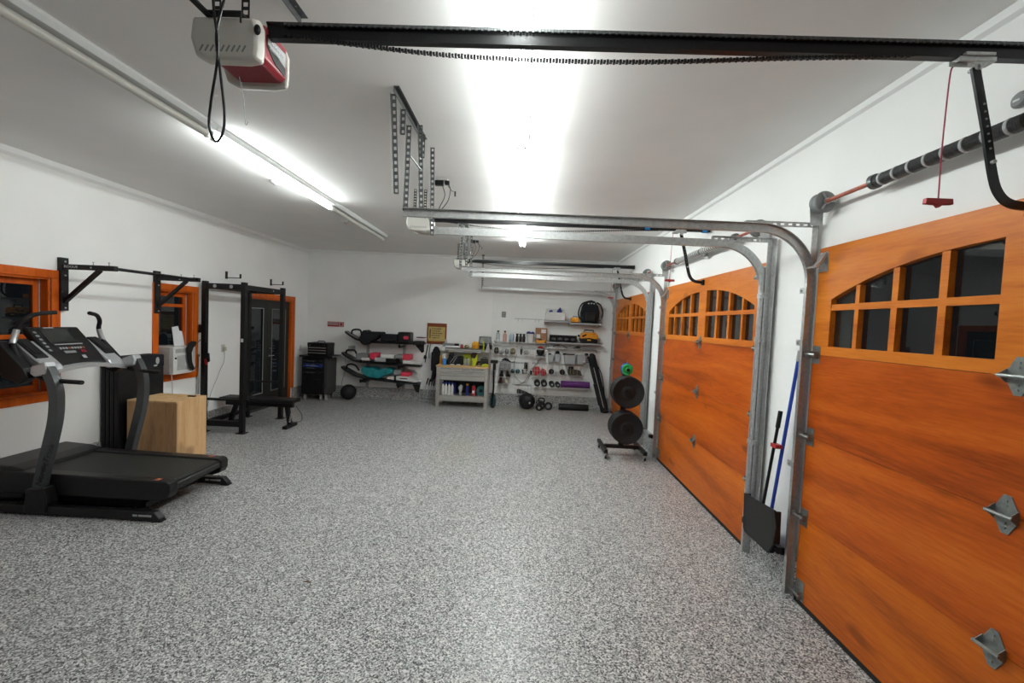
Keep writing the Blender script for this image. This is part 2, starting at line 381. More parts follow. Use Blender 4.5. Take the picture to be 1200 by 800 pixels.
# ---------------------------------------------------------------- windows and french door (left wall)
def window(name, op, rails, tw=0.085):
    y0, y1, z0, z1 = op; x = XL
    r = thing(name, (x, (y0+y1)/2, z0), None, None); tag(r, kind='structure')
    t = MB()
    t.box(x, x+.02, y0-tw, y1+tw, z1, z1+tw).box(x, x+.02, y0-tw, y1+tw, z0-tw, z0)
    t.box(x, x+.02, y0-tw, y0, z0, z1).box(x, x+.02, y1, y1+tw, z0, z1)
    t.build('window_trim', M_TRIM, r, bevel=.004)
    j = MB()
    j.box(x-.16, x, y0, y0+.018, z0, z1).box(x-.16, x, y1-.018, y1, z0, z1).box(x-.16, x, y0+.018, y1-.018, z0, z0+.018).box(x-.16, x, y0+.018, y1-.018, z1-.018, z1)
    j.build('window_jamb', M_TRIM, r)
    a0, a1, b0, b1 = y0+.018, y1-.018, z0+.018, z1-.018
    s_ = MB(); sw = .062; xs0, xs1 = x-.12, x-.085
    s_.box(xs0, xs1, a0, a0+sw, b0, b1).box(xs0, xs1, a1-sw, a1, b0, b1).box(xs0, xs1, a0+sw, a1-sw, b0, b0+sw).box(xs0, xs1, a0+sw, a1-sw, b1-sw, b1)
    for zr in rails: s_.box(xs0, xs1, a0+sw, a1-sw, zr-.022, zr+.022)
    sash = s_.build('window_frame', M_TRIM, r, bevel=.003)
    MB().box(x-.106, x-.100, a0+sw-.004, a1-sw+.004, b0+sw-.004, b1-sw+.004).build('pane', M_GLASS, sash)
    MB().box(x-.0845, x-.078, a1-.016, a1-.006, b0, b1).build('track_strip', M_LGREY, r)
    return r
w1 = window('window_1', W1, [1.50]); w2 = window('window_2', W2, [1.885])
# curtain-like dark blinds outside are not visible: the night behind the panes stays black

r = thing('door_4', (XL, 8.11, 0), None, None); tag(r, kind='structure')
y0, y1, z0, z1 = D4; tw = .085
t = MB(); t.box(XL, XL+.022, y0-tw, y1+tw, z1, z1+tw).box(XL, XL+.022, y0-tw, y0, .262, z1).box(XL, XL+.022, y1, y1+tw, .262, z1)
t.build('door_trim', M_TRIM, r, bevel=.004)
MB().box(XL-.16, XL, y0, y0+.03, 0, z1).box(XL-.16, XL, y1-.03, y1, 0, z1).box(XL-.16, XL, y0+.03, y1-.03, z1-.03, z1).build('door_jamb', M_TRIM, r)
MB().box(XL-.16, XL, y0+.03, y1-.03, 0, .03).build('threshold', M_GALVD, r)
ym = (y0+y1)/2
for k, (a, c) in enumerate(((y0+.03, ym), (ym, y1-.03))):
    st = .135; d = MB(); x0, x1 = XL-.09, XL-.045
    d.box(x0, x1, a+.002, a+st, .03, z1-.03).box(x0, x1, c-st, c-.002, .03, z1-.03)
    d.box(x0, x1, a+st, c-st, .03, .30).box(x0, x1, a+st, c-st, z1-.03-.16, z1-.03)
    lf = d.build('door_leaf', M_DGREEN, r, bevel=.003)
    MB().box(XL-.070, XL-.064, a+st-.004, c-st+.004, .296, z1-.186).build('pane', M_GLASS, lf)
    e = MB(); g = .012
    e.box(x1-.002, x1+.006, a+st, a+st+g, .30, z1-.19).box(x1-.002, x1+.006, c-st-g, c-st, .30, z1-.19).box(x1-.002, x1+.006, a+st+g, c-st-g, .30, .30+g).box(x1-.002, x1+.006, a+st+g, c-st-g, z1-.19-g, z1-.19)
    e.build('glazing_bead', M_GREYP if k else M_LGREY, lf)
    if k == 1:
        h = MB(); h.lathe([(.026, 0), (.026, .012), (.012, .014), (.012, .03)], (x1, a+.06, 1.0), 'x'); h.tube([(x1+.035, a+.06, 1.0), (x1+.035, a+.17, 1.0)], .009)
        h.lathe([(.024, 0), (.024, .015)], (x1, a+.06, 1.14), 'x')
        h.build('door_handle', M_CHROME, lf, smooth=True)

# ---------------------------------------------------------------- garage doors (right wall)
ZS = [0.03, 0.605, 1.165, 1.725, 2.44]
def garage_door(idx, yc):
    r = thing('door_%d' % idx, (2.0, yc, 0), None, None); tag(r, kind='structure')
    x0, x1 = 1.985, 2.028; A, B = yc-HW, yc+HW
    MB().box(x0-.004, x1, A, B, 0.0, .03).build('weather_seal', M_RUBBER, r)
    for k in (0, 1, 2):
        s_ = MB().box(x0, x1, A, B, ZS[k], ZS[k+1]-.0025)
        s_.build('door_section', M_DOOR[3-k], r)
    # top section with arched windows
    s_ = MB(); zt0, zt1 = ZS[3], ZS[4]
    cols = [0.097, 0.328, 0.368, 0.594, 0.632, 0.855, 0.885, 1.08]
    def arch(d):  # opening top as height above the floor, d = distance from the door centre
        return 2.297 - 0.205*(d/1.08)**2.3
    zr0, zr1, zb = 2.02, 2.058, 1.785
    s_.box(x0, x1, A, B, zt0, zb)
    for sg in (-1, 1):
        def bx(a, c, z0_, z1_, ins=0.0):
            lo, hi = sorted((yc+sg*a, yc+sg*c)); s_.box(x0+ins, x1-.003*(ins > 0), lo, hi, z0_, z1_)
        bx(1.08, HW, zb, zt1)
        for i in (1, 3, 5): bx(cols[i], cols[i+1], zb, arch(cols[i+1]), .004)
        for i in (0, 2, 4, 6):
            bx(cols[i], cols[i+1], zr0, zr1, .004)
        n = 14; pts = []
        for k in range(n+1):
            d = cols[0] + (cols[7]-cols[0])*k/n; pts.append((yc+sg*d, arch(d)))
        s_.prism(pts + [(yc+sg*cols[7], zt1), (yc+sg*cols[0], zt1)], 'x', x0, x1)
    s_.box(x0, x1, yc-cols[0], yc+cols[0], zb, zt1)
    top = s_.build('door_section', M_DOOR[0], r)
    for sg in (-1, 1):
        lo, hi = sorted((yc+sg*(cols[0]-.004), yc+sg*(cols[7]+.004)))
        pts = []
        for k in range(13):
            d = cols[0] + (cols[7]-cols[0])*k/12; pts.append((yc+sg*d, arch(d)+.004))
        MB().prism([(yc+sg*cols[0], zb-.004)] + pts + [(yc+sg*cols[7], zb-.004)], 'x', x1-.008, x1-.002).build('pane', M_GLASS, top)
    # centre hinges
    for z in ZS[1:4]:
        h = MB(); w_, hh = .045, .078; yy = yc
        h.prism([(yy-.014, z+hh), (yy+.014, z+hh), (yy+w_, z+.018), (yy+w_, z-.018), (yy+.014, z-hh), (yy-.014, z-hh), (yy-w_, z-.018), (yy-w_, z+.018)], 'x', x0-.004, x0)
        h.prism([(x0-.004, z+.03), (x0-.004, z-.03), (x0-.038, z-.004), (x0-.038, z+.006)], 'y', yy-w_, yy-w_+.003)
        h.prism([(x0-.004, z+.03), (x0-.004, z-.03), (x0-.038, z-.004), (x0-.038, z+.006)], 'y', yy+w_-.003, yy+w_)
        h.tube([(x0-.034, yy-w_-.006, z), (x0-.034, yy+w_+.006, z)], .0075)
        for dz in (-.055, -.035, .035, .055): h.lathe([(.005, 0), (.005, -.004)], (x0-.004, yy, z+dz), 'x', 6)
        h.build('hinge', M_ZINC, r)
    # edge hinges with rollers, top and bottom brackets
    for sg in (-1, 1):
        ye = yc + sg*HW
        for z in ZS[1:4]:
            h = MB(); a, c = sorted((ye - sg*.075, ye - sg*.006))
            h.box(x0-.003, x0, a, c, z-.06, z+.06).box(x0-.034, x0-.003, a+.01, a+.013, z-.022, z+.022).box(x0-.034, x0-.003, c-.016, c-.013, z-.022, z+.022)
            h.tube([(x0-.030, a+.004, z), (x0-.030, c-.004, z)], .011)
            g = h.build('hinge', M_ZINC, r)
            MB().tube([(x0-.030, ye-sg*.01, z), (x0-.030, ye+sg*.026, z)], .006).lathe([(.018, -.006), (.022, 0), (.018, .006)], (x0-.030, ye+sg*.028, z), 'y', 14).build('roller', M_LGREY, g, smooth=True)
        h = MB(); a, c = sorted((ye - sg*.09, ye - sg*.006))
        h.box(x0-.003, x0, a, c, .035, .17).box(x0-.034, x0-.003, a+.01, a+.013, .05, .10)
        h.tube([(x0-.030, a, .075), (x0-.030, ye+sg*.024, .075)], .007)
        h.build('bottom_bracket', M_ZINC, r)
        h = MB(); h.box(x0-.003, x0, a, c, 2.28, 2.41)
        h.prism([(x0-.003, 2.41), (x0-.003, 2.385), (x0-.062, 2.30), (x0-.070, 2.315)], 'y', a+.012, a+.05)
        h.tube([(x0-.062, a+.01, 2.31), (x0-.062, ye+sg*.02, 2.31)], .009)
        h.build('top_bracket', M_GALV, r)
    return r
for i, yc in enumerate(DC): garage_door(i+1, yc)
MB_ = MB
# dark jamb stop beside the second door
struct(MB().box(1.995, 2.029, DC[1]-HW-.030, DC[1]-HW-.003, .262, 2.44).build('trim_4', M_DARKWOOD))
struct(MB().box(1.995, 2.029, DC[2]-HW-.030, DC[2]-HW-.003, .262, 2.44).build('trim_5', M_DARKWOOD))

# ---------------------------------------------------------------- garage door tracks
def channel(sg, hw=.030, dp=.014, th=.003):
    a = [(-hw, -sg*dp), (-hw, sg*dp), (hw, sg*dp), (hw, -sg*dp), (hw-th, -sg*dp), (hw-th, sg*(dp-th)), (-hw+th, sg*(dp-th)), (-hw+th, -sg*dp)]
    return a
def track(yt, sg, xend, label, zt=2.575):
    r = thing('garage_door_track', (1.955, yt, 0), label, 'door track')
    R = .36; xv = 1.953; zc = zt - R
    path = [(xv, yt, .015), (xv, yt, 1.0), (xv, yt, zc)]
    for k in range(1, 15):
        a = PI/2*k/14; path.append((xv - R + R*math.cos(a), yt, zc + R*math.sin(a)))
    path += [(.6, yt, zt+.006), (xend, yt, zt+.014)]
    MB().sweep(path, channel(sg), up=(0, 1, 0)).build('track_channel', M_GALV, r)
    # wall angle behind the vertical run, with the small brackets between
    yo = yt + sg*.020; y2 = yo + sg*.062; lo, hi = sorted((yo, y2))
    a = MB().box(1.995, 1.999, lo, hi, .27, 2.62)
    l2, h2 = sorted((yo, yo + sg*.003)); a.box(1.955, 1.999, l2, h2, .27, 2.62)
    a.build('wall_angle', M_GALV, r)
    for z in (.95, 1.80, 2.16):
        c = MB(); l3, h3 = sorted((yt - sg*.018, yo + sg*.03)); c.box(1.918, 1.922, l3, h3, z-.02, z+.02)
        l4, h4 = sorted((yo + sg*.003, yo + sg*.006)); c.box(1.918, 1.995, l4, h4, z-.02, z+.02)
        c.lathe([(.008, 0), (.008, -.006)], (1.918, yo+sg*.016, z), 'x', 6)
        c.build('track_bracket', M_GALV, r)
    # perforated angle carrying the start of the horizontal run
    c = MB(); l5, h5 = sorted((yt + sg*.016, yt + sg*.020)); z1_ = zt + .050
    n = 9; x0_, x1_ = 1.50, 1.995
    c.box(x0_, x1_, l5, h5, z1_-.034, z1_-.024).box(x0_, x1_, l5, h5, z1_-.010, z1_)
    for k in range(n+1):
        xx = x0_ + (x1_-x0_-.026)*k/n; c.box(xx, xx+.026, l5, h5, z1_-.024, z1_-.010)
    l6, h6 = sorted((yt + sg*.016, yt + sg*.05)); c.box(x0_, x1_, l6, h6, z1_-.002, z1_+.001)
    c.build('perforated_angle', M_GALV, r)
    return r
YT = [DC[0]+HW+.028, DC[1]-HW-.028, DC[1]+HW+.028, DC[2]-HW-.028, DC[2]+HW+.010]
track(YT[0], 1, -.872, 'steel door track beside the nearest garage door, its curve closest to the camera')
track(YT[1], -1, -.785, 'steel door track at the near edge of the middle garage door')
track(YT[2], 1, -.915, 'steel door track at the far edge of the middle garage door')
track(YT[3], -1, -.905, 'steel door track at the near edge of the farthest garage door')
track(YT[4], 1, -.930, 'steel door track at the far edge of the farthest garage door')

def torsion(yc, label, dark, stripes):
    r = thing('torsion_spring_shaft', (1.935, yc, 2.73), label, 'door spring')
    A, Bq = yc-HW-.09, yc+HW+.045
    if yc > 8: Bq = yc+HW+.0
    MB().tube([(1.935, A, 2.73), (1.935, Bq, 2.73)], .0125, 12).build('shaft', M_ORED, r, smooth=True)
    for sg in (-1, 1):
        yd = yc + sg*(HW-.065)
        d = MB(); d.lathe([(.022, -.03), (.066, -.03), (.070, -.022), (.058, -.016), (.056, .018), (.066, .030), (.066, .036), (.05, .036), (.03, .034), (.018, .036)], (1.935, yd, 2.73), 'y', 28)
        d.build('cable_drum', M_GREYP, r, smooth=True)
        k = MB()
        for q in range(3):
            a = q*2*PI/3; k.tube([(1.935, yd-sg*.041, 2.73), (1.935+.058*math.cos(a), yd-sg*.041, 2.73+.058*math.sin(a))], .006, 6)
        k.lathe([(.02, -.006), (.02, .006)], (1.935, yd-sg*.041, 2.73), 'y', 12)
        k.build('drum_spokes', M_GALV, r)
        ye = yc + sg*(HW+.012); p = MB(); lo, hi = sorted((ye, ye+sg*.003))
        p.prism([(1.905, 2.70), (1.905, 2.755), (1.92, 2.765), (1.95, 2.765), (1.995, 2.74), (1.995, 2.60), (1.915, 2.60)], 'y', lo, hi)
        l2, h2 = sorted((ye, ye+sg*.02)); p.box(1.99, 1.995, l2, h2, 2.60, 2.76)
        p.build('bearing_plate', M_GALV, r)
        a, b_ = yc + sg*.012, yc + sg*.72
        prof = []; n = 74; L_ = b_-a
        for q in range(n+1):
            prof += [(.0335, L_*q/n), (.0285, L_*(q+.5)/n)] if q < n else [(.0335, L_)]
        MB().lathe(prof, (1.935, a, 2.73), 'y', 16).build('spring', M_GALVD if dark else M_GREYP, r)
        s_ = MB(); m = stripes
        for q in range(m):
            o_ = L_*(q+.6)/m; s_.lathe([(.0338, -.007), (.0352, -.005), (.0352, .005), (.0338, .007)], (1.935, a+o_, 2.73), 'y', 16)
        tag(s_.build('paint_stripe', M_WHITE if not dark else M_LGREY, r), 'pale paint stripes around the spring coil', kind='stuff')
        MB().lathe([(.020, 0), (.040, .002), (.042, .03), (.026, .045), (.018, .06)], (1.935, b_ if sg > 0 else b_-.06, 2.73), 'y', 18).build('winding_cone', M_GALVD, r, smooth=True)
    c = MB().box(1.99, 1.996, yc-.045, yc+.045, 2.66, 2.80).box(1.925, 1.996, yc-.005, yc+.005, 2.685, 2.775)
    c.build('centre_bracket', M_GALV, r)
    return r
torsion(DC[0], 'dark torsion spring with pale rings above the nearest garage door', True, 8)
torsion(DC[1], 'torsion spring with dense white stripes above the middle garage door', False, 15)
torsion(DC[2], 'torsion spring above the farthest garage door, next to the back wall', False, 12)

# ---------------------------------------------------------------- garage door openers
def chain(b, pts, w_=.008):
    P = spline(pts, 14); d = 0; last = P[0]; k = 0
    for p, q in zip(P[:-1], P[1:]):
        seg = (q-p).length; t = (q-p).normalized()
        while d < seg:
            c = p + t*d; hh = .0068 if k % 2 else .0038
            b.box(c.x-.0052, c.x+.0052, c.y-w_*(.8 if k % 2 else 1), c.y+w_*(.8 if k % 2 else 1), c.z-hh, c.z+hh)
            d += .0125; k += 1
        d -= seg
    return b
def opener(yc, label, red, xr=2.0, blue=False, z_=0.0):
    Z = 2.976 + z_
    r = thing('garage_door_opener', (-1.2, yc, 2.79), label, 'garage door opener')
    # rail
    p = [(-.015, -.032), (.015, -.032), (.015, -.020), (.007, -.016), (.007, .020), (.015, .026), (.015, .032), (-.015, .032), (-.015, .026), (-.007, .020), (-.007, -.016), (-.015, -.020)]
    MB().prism([(yc+a, Z+b_) for a, b_ in p], 'x', -1.08, xr).build('rail', M_RAIL, r)
    MB().box(xr-.01, xr+.012, yc-.03, yc+.03, Z-.035, Z+.035).build('header_bracket', M_RAIL, r)
    chain(MB(), [(-1.0, yc-.013, Z-.02), (-.75, yc-.013, Z-.045), (-.35, yc-.013, Z-.078), (0.1, yc-.013, Z-.088), (.5, yc-.013, Z-.08), (1.0, yc-.013, Z-.052), (1.45, yc-.013, Z-.034)]).build('drive_chain', M_RAIL, r)
    chain(MB(), [(-1.0, yc-.018, Z+.022), (1.9, yc-.018, Z+.022)], .003).build('drive_chain', M_GALVD, r)
    # motor box: middle body with a cover at each end
    X0, X1 = -1.345, -1.075; ya, yb = yc-.030, yc+.125; z0_, z1_ = 2.84 + z_, 2.985 + z_
    MB().prism([(X0+.03, z0_+.03), (X0+.075, z0_), (X1-.02, z0_), (X1, z0_+.02), (X1, z1_), (X0+.03, z1_)], 'y', ya, yb).build('motor_housing', M_REDP if red else M_OFFW, r, bevel=.006)
    for s_, yy in ((-1, ya), (1, yb)):
        c = MB(); n = 10; dpt = .040
        out = [(X0-.004, z1_+.006), (X0-.014, z0_+.07), (X0+.008, z0_+.005), (X0+.06, z0_-.02), (X1-.05, z0_-.022), (X1+.000, z0_-.012), (X1+.005, z0_+.03), (X1+.005, z1_-.03), (X1-.01, z1_+.006)]
        cx, cz = (X0+X1)/2, (z0_+z1_)/2
        rings = []
        for t, sc in ((0, 1.0), (.45, .99), (.8, .93), (1.0, .88)):
            rings.append([c.bm.verts.new((cx+(a-cx)*sc, yy + s_*dpt*t, cz+(b_-cz)*sc)) for a, b_ in out])
        for i in range(3):
            for j in range(len(out)): c.bm.faces.new((rings[i][j], rings[i][(j+1) % len(out)], rings[i+1][(j+1) % len(out)], rings[i+1][j]))
        c.bm.faces.new(rings[0]); c.bm.faces.new(rings[-1])
        cv = c.build('end_cover', M_OFFW, r, bevel=.008, smooth=True)
        v = MB()
        for q in range(9):
            xx = X0+.045+q*.021; v.box(xx-.0035, xx+.0035, yy+s_*dpt*.2, yy+s_*dpt*1.005, z0_+.012, z0_+.040, rot=('Y', .5))
        v.build('vent_slots', M_GREYP if s_ < 0 else M_LGREY, cv)
        if s_ < 0: MB().ball((X1-.006, yy-.038, z1_-.045), .013, .010, .020).build('cover_clip', M_TPLAST, cv, smooth=True)
    if red:
        pl = MB().prism([(ya+.012, z1_-.030), (ya+.012, z0_+.070), (ya+.07, z0_+.032), (yb-.012, z0_+.022), (yb-.012, z1_-.025)], 'x', X1+.0005, X1+.003).build('label_plate', M_TPLAST, r)
        MB().prism([(ya+.015, z1_-.033), (ya+.015, z0_+.080), (yb-.015, z0_+.055), (yb-.015, z1_-.029)], 'x', X1+.003, X1+.0045).build('label_panel', M_LGREY, pl)
        text('lettering', 'LiftMaster', .027, (X1+.0055, ya+.020, z0_+.094), PI/2, PI/2, M_PAPER, pl, sx=.95)
        text('lettering', 'PROFESSIONAL', .011, (X1+.0055, ya+.025, z0_+.070), PI/2, PI/2, M_PAPER, pl)
    # steel straps that carry the box
    for dx in (-.10, .015):
        s2 = MB(); xx = -1.17+dx; zt_ = HC
        n = int((zt_-z1_)/.03)
        s2.box(xx-.016, xx-.010, yc-.03, yc-.027, z1_, zt_).box(xx+.010, xx+.016, yc-.03, yc-.027, z1_, zt_)
        for q in range(n+1): s2.box(xx-.010, xx+.010, yc-.03, yc-.027, z1_+q*(zt_-z1_)/n - .006, min(zt_, z1_+q*(zt_-z1_)/n + .006))
        s2.build('hanging_strap', M_RAIL, r)
    s2 = MB().box(X0+.06, X1-.06, yc-.085, yc-.055, z1_+.008, z1_+.014).box(X1-.065, X1-.060, yc-.085, yc-.080, z1_-.03, z1_+.012).box(X0+.06, X0+.085, yc-.18, yc+.12, z1_, z1_+.008)
    s2.build('mounting_bar', M_RAIL, r)
    # trolley, arm and release cord
    tx = 1.70
    t = MB().box(tx-.075, tx+.062, yc-.022, yc+.022, Z-.048, Z-.030).box(tx-.06, tx+.05, yc-.03, yc+.03, Z-.030, Z-.018).box(tx-.10, tx-.03, yc-.006, yc-.003, Z-.062, Z-.045)
    t.prism([(tx-.022, Z-.046), (tx+.032, Z-.046), (tx+.012, Z-.078), (tx-.004, Z-.078)], 'y', yc-.02, yc-.015)
    t.lathe([(.007, 0), (.007, .05)], (tx+.004, yc-.026, Z-.064), 'y', 8)
    t.build('trolley', M_GALV, r, bevel=.002)
    ap = [(tx+.004, yc, Z-.06), (tx+.065, yc, Z-.29), (tx+.105, yc, Z-.46), (tx+.135, yc, Z-.535), (tx+.185, yc, Z-.575), (tx+.275, yc, Z-.585)]
    P = [ap[0], ap[1]] + [tuple(q) for q in spline(ap[1:], 6)[1:]]
    arm = MB().sweep(P, [(-.016, -.005), (.016, -.005), (.016, .005), (-.016, .005)], up=(0, 1, 0)).build('door_arm', M_RAIL, r)
    hb = MB()
    for q in range(7): hb.lathe([(.0042, 0), (.0042, -.003)], (tx+.045+q*.0065, yc-.005, Z-.20-q*.028), 'y', 6)
    hb.lathe([(.008, 0), (.008, -.012)], (tx+.095, yc-.005, Z-.42), 'y', 6)
    hb.build('bolt', M_LGREY, arm)
    MB().box(tx+.265, 1.984, yc-.025, yc+.025, Z-.615, Z-.555).build('door_bracket', M_RAIL, r, bevel=.003)
    cx = tx-.088
    MB().tube(spline([(cx+.01, yc, Z-.055), (cx, yc, Z-.10), (cx-.006, yc, Z-.35), (cx-.004, yc, Z-.57)], 5), .0028, 6).build('release_cord', M_CORD, r, smooth=True)
    h = MB().prism([(cx-.055, Z-.565), (cx-.058, Z-.588), (cx-.015, Z-.590), (cx-.004, Z-.602), (cx+.010, Z-.590), (cx+.050, Z-.588), (cx+.047, Z-.565)], 'y', yc-.009, yc+.009)
    h.build('release_handle', M_RED, r, bevel=.003)
    if blue:
        for xx in (1.30, 1.93): MB().box(xx, xx+.055, yc-.018, yc+.018, Z-.037, Z+.036).build('blue_tape', M_TAPE, r)
    return r
op = opener(DC[0], 'white and red garage door opener with a long black rail, nearest the camera', True)
wire = MB().tube(spline([(-1.18, 1.72, 3.28), (-1.13, 1.56, 3.06), (-1.095, 1.46, 2.98), (-1.085, 1.45, 2.86), (-1.068, 1.45, 2.72), (-1.090, 1.45, 2.55), (-1.095, 1.45, 2.47), (-1.072, 1.45, 2.42), (-1.048, 1.45, 2.45), (-1.043, 1.45, 2.52), (-1.062, 1.452, 2.66), (-1.078, 1.455, 2.78), (-1.052, 1.46, 2.92), (-1.06, 1.50, 3.10), (-1.10, 1.62, 3.285)], 8), .0042, 8)
wire.build('power_cord', M_RAIL, op, smooth=True)
MB().tube(spline([(-1.20, 1.75, 2.80), (-1.175, 1.74, 2.72), (-1.16, 1.73, 2.63), (-1.155, 1.73, 2.60), (-1.15, 1.735, 2.615)], 5), .0013, 5).build('antenna_wire', M_LGREY, op)
opener(DC[1]+.005, 'white garage door opener above the middle garage door, blue tape on its rail', False, blue=True)
opener(DC[2]-.01, 'white garage door opener farthest from the camera, close to the back wall', False)

# perforated ceiling hangers for the tracks
def strap(b, p0, p1, w_=.032, th=.003, side='x'):
    p0, p1 = Vector(p0), Vector(p1); t = (p1-p0); n = max(2, int(t.length/.042)); u = t.normalized()
    sx = Vector((1, 0, 0)); sx = (sx - u*sx.dot(u)).normalized(); ny = u.cross(sx)
    def quad(a, c, e0, e1):
        vs = []
        for yy in (-th/2, th/2):
            for (q, e) in ((a, e0), (a, e1), (c, e1), (c, e0)): vs.append(b.bm.verts.new(p0 + u*q + sx*e + ny*yy))
        for f in ((0, 1, 2, 3), (7, 6, 5, 4), (0, 4, 5, 1), (1, 5, 6, 2), (2, 6, 7, 3), (3, 7, 4, 0)): b.bm.faces.new([vs[i] for i in f])
    L_ = t.length; g = w_*.27
    quad(0, L_, -w_/2, -g); quad(0, L_, g, w_/2)
    for k in range(n+1):
        c = L_*k/n; quad(max(0, c-.011), min(L_, c+.011), -g, g)
    # folded flange
    vs = [b.bm.verts.new(p0 + sx*(-w_/2) + ny*a + u*q) for q in (0, L_) for a in (0, .026)]
    b.bm.faces.new((vs[0], vs[1], vs[3], vs[2]))
    return b
def hanger(y0, y1, yA, yB, label, long_a=True, zc=HC, xo=0.0):
    r = thing('track_hanger', (-.85+xo, (y0+y1)/2, 2.6), label, 'track hanger')
    X = -.855+xo
    MB().box(X-.018, X+.018, y0, y1, zc-.003, zc).box(X-.018, X-.015, y0, y1, zc-.035, zc-.003).build('ceiling_angle', M_GALVD, r)
    MB().box(X-.004, X+.010, y0+.01, y1-.01, zc-.010, zc-.004).build('bolt_strip', M_RAIL, r)
    straps = []
    if long_a: straps.append(((X-.035, y0+.06, zc-.02), (X-.015, y0+.12, 2.66)))
    straps.append(((X+.0, yA, zc-.10), (X-.006, yA, 2.60)))
    straps.append(((X-.02, yA-.08, zc-.03), (X-.02, yA-.08, zc-.20)))
    straps.append(((X+.035, yA+.17, zc-.02), (X+.050, yA+.22, 2.64)))
    straps.append(((X+.018, yB-.22, zc-.02), (X+.018, yB-.22, zc-.20)))
    straps.append(((X+.045, yB, zc-.03), (X+.065, yB, 2.545)))
    for p0, p1 in straps: strap(MB(), p0, p1).build('perforated_strap', M_GALVD, r)
    MB().tube([(X+.0, yA+.05, 3.0), (X+.06, yA+.12, 2.93)], .007, 6).build('diagonal_brace', M_GALVD, r)
    return r
hanger(2.70, 3.47, YT[0]+.017, YT[1]-.017, 'perforated steel hanger on the ceiling where the two nearest tracks end')
hanger(5.95, 6.80, YT[2]+.017, YT[3]-.017, 'perforated steel hanger on the ceiling between the middle and far doors', False, xo=-.07)
h3 = thing('track_hanger', (-.93, YT[4]+.02, 2.59), 'single dark perforated strap carrying the farthest track near the back wall', 'track hanger')
strap(MB(), (-.93, YT[4]+.019, 3.27), (-.93, YT[4]+.019, 2.56)).build('perforated_strap', M_RAIL, h3)
MB().box(-.96, -.90, YT[4]-.02, YT[4]+.03, 3.27, 3.29).build('ceiling_plate', M_RAIL, h3)
a = MB().box(-1.152, -1.149, 1.70, 2.12, HC-.036, HC).box(-1.152, -1.116, 1.70, 2.12, HC-.003, HC)
for k in range(8): a.lathe([(.007, 0), (.007, .004)], (-1.135, 1.73+k*.052, HC-.007), 'z', 6)
tag(a.build('ceiling_bracket', M_GALVD), 'slotted steel angle on the ceiling just behind the red and white opener', 'bracket')

# ---------------------------------------------------------------- ceiling lights
def strip_light(x, y0, y1, tubes, lit, label, group):
    r = thing('strip_light', (x, (y0+y1)/2, HC-.06), label, 'ceiling light', group)
    zt_ = HC; hw = .056; tr, tz = (.021, .074) if len(tubes) > 1 else (.028, .080)
    MB().prism([(x-hw, zt_), (x-hw, zt_-.020), (x-hw+.020, zt_-.045), (x+hw-.020, zt_-.045), (x+hw, zt_-.020), (x+hw, zt_)], 'y', y0+.002, y1-.002).build('housing', M_FIXT, r)
    for dx in tubes:
        tb = MB().tube([(x+dx, y0+.045, zt_-tz), (x+dx, y1-.045, zt_-tz)], tr, 14).build('tube', (M_TUBE_FAR if y0 > 5 else M_TUBE_LEFT if x < -1 else M_TUBE_ON) if lit else M_TUBE_OFF, r, smooth=True)
        for yy in (y0+.020, y1-.045):
            MB().box(x+dx-.013, x+dx+.013, yy, yy+.025, zt_-.112, zt_-.045).build('lamp_holder', M_WHITE, r, bevel=.003)
    return r
cl = 'lit twin-tube strip light in the centre row, '
G1 = 'strip lights in the centre row'; G2 = 'strip lights in the left row'
strip_light(-.075, 5.43, 7.53, (-.029, .029), True, cl+'its far end nearest the back wall', G1)
strip_light(-.075, 3.335, 5.43, (-.029, .029), True, cl+'directly behind the pair of small screws', G1)
strip_light(-.075, 1.24, 3.335, (-.029, .029), True, cl+'crossed by the black opener rail', G1)
strip_light(-2.50, 5.43, 7.50, (-.014,), False, 'unlit strip light at the far end of the left row', G2)
strip_light(-2.50, 3.335, 5.43, (-.014,), True, 'lit strip light in the middle of the left row', G2)
strip_light(-2.50, 1.24, 3.335, (-.014,), False, 'unlit strip light with a grey tube at the near end of the left row', G2)
for (x, y, l) in ((-2.80, 4.70, 'round white ceiling detector left of the lit tube'), (-2.785, 6.53, 'round white ceiling detector near the far unlit tube')):
    r = thing('smoke_detector', (x, y, HC-.04), l, 'smoke detector')
    MB().lathe([(.055, 0), (.055, -.012), (.045, -.026), (.02, -.034), (.0, -.035)], (x, y, HC), 'z', 24).build('detector_body', M_WHITE, r, smooth=True)
    MB().lathe([(.018, -.033), (.018, -.040), (.008, -.041)], (x, y, HC), 'z', 12).build('test_button', M_LGREY, r)
for (x, y, l, g) in ((-.90, 4.45, 'ceiling outlet with black plugs and loose wires behind the nearest hanger', 0), (-.93, 7.62, 'ceiling outlet with black plug in front of the far opener', 1)):
    r = thing('ceiling_outlet', (x, y, HC-.01), l, 'outlet')
    MB().cb(x, y, HC-.008, .12, .08, .008).build('cover_plate', M_WHITE, r, bevel=.002)
    MB().cb(x-.03, y, HC-.060, .09, .05, .05).cb(x+.05, y, HC-.050, .05, .04, .04).build('plug', M_RAIL, r, bevel=.005)
    MB().tube(spline([(x, y, HC-.05), (x+.03, y, HC-.16), (x-.02, y, HC-.28), (x-.10, y+.1, HC-.40), (x-.18, y+.2, HC-.35)], 6), .0045, 6).tube(spline([(x+.06, y, HC-.04), (x+.085, y, HC-.10), (x+.06, y, HC-.22), (x-.03, y, HC-.33), (x-.14, y+.15, HC-.34)], 6), .004, 6).build('wire', M_RAIL, r, smooth=True)
    MB().lathe([(.008, 0), (.010, .05)], (x+.14, y-.02, HC-.17), 'z', 8).tube([(x+.06, y, HC-.06), (x+.10, y, HC-.11), (x+.14, y-.02, HC-.12)], .003, 5).build('loose_plug', M_RAIL, r)
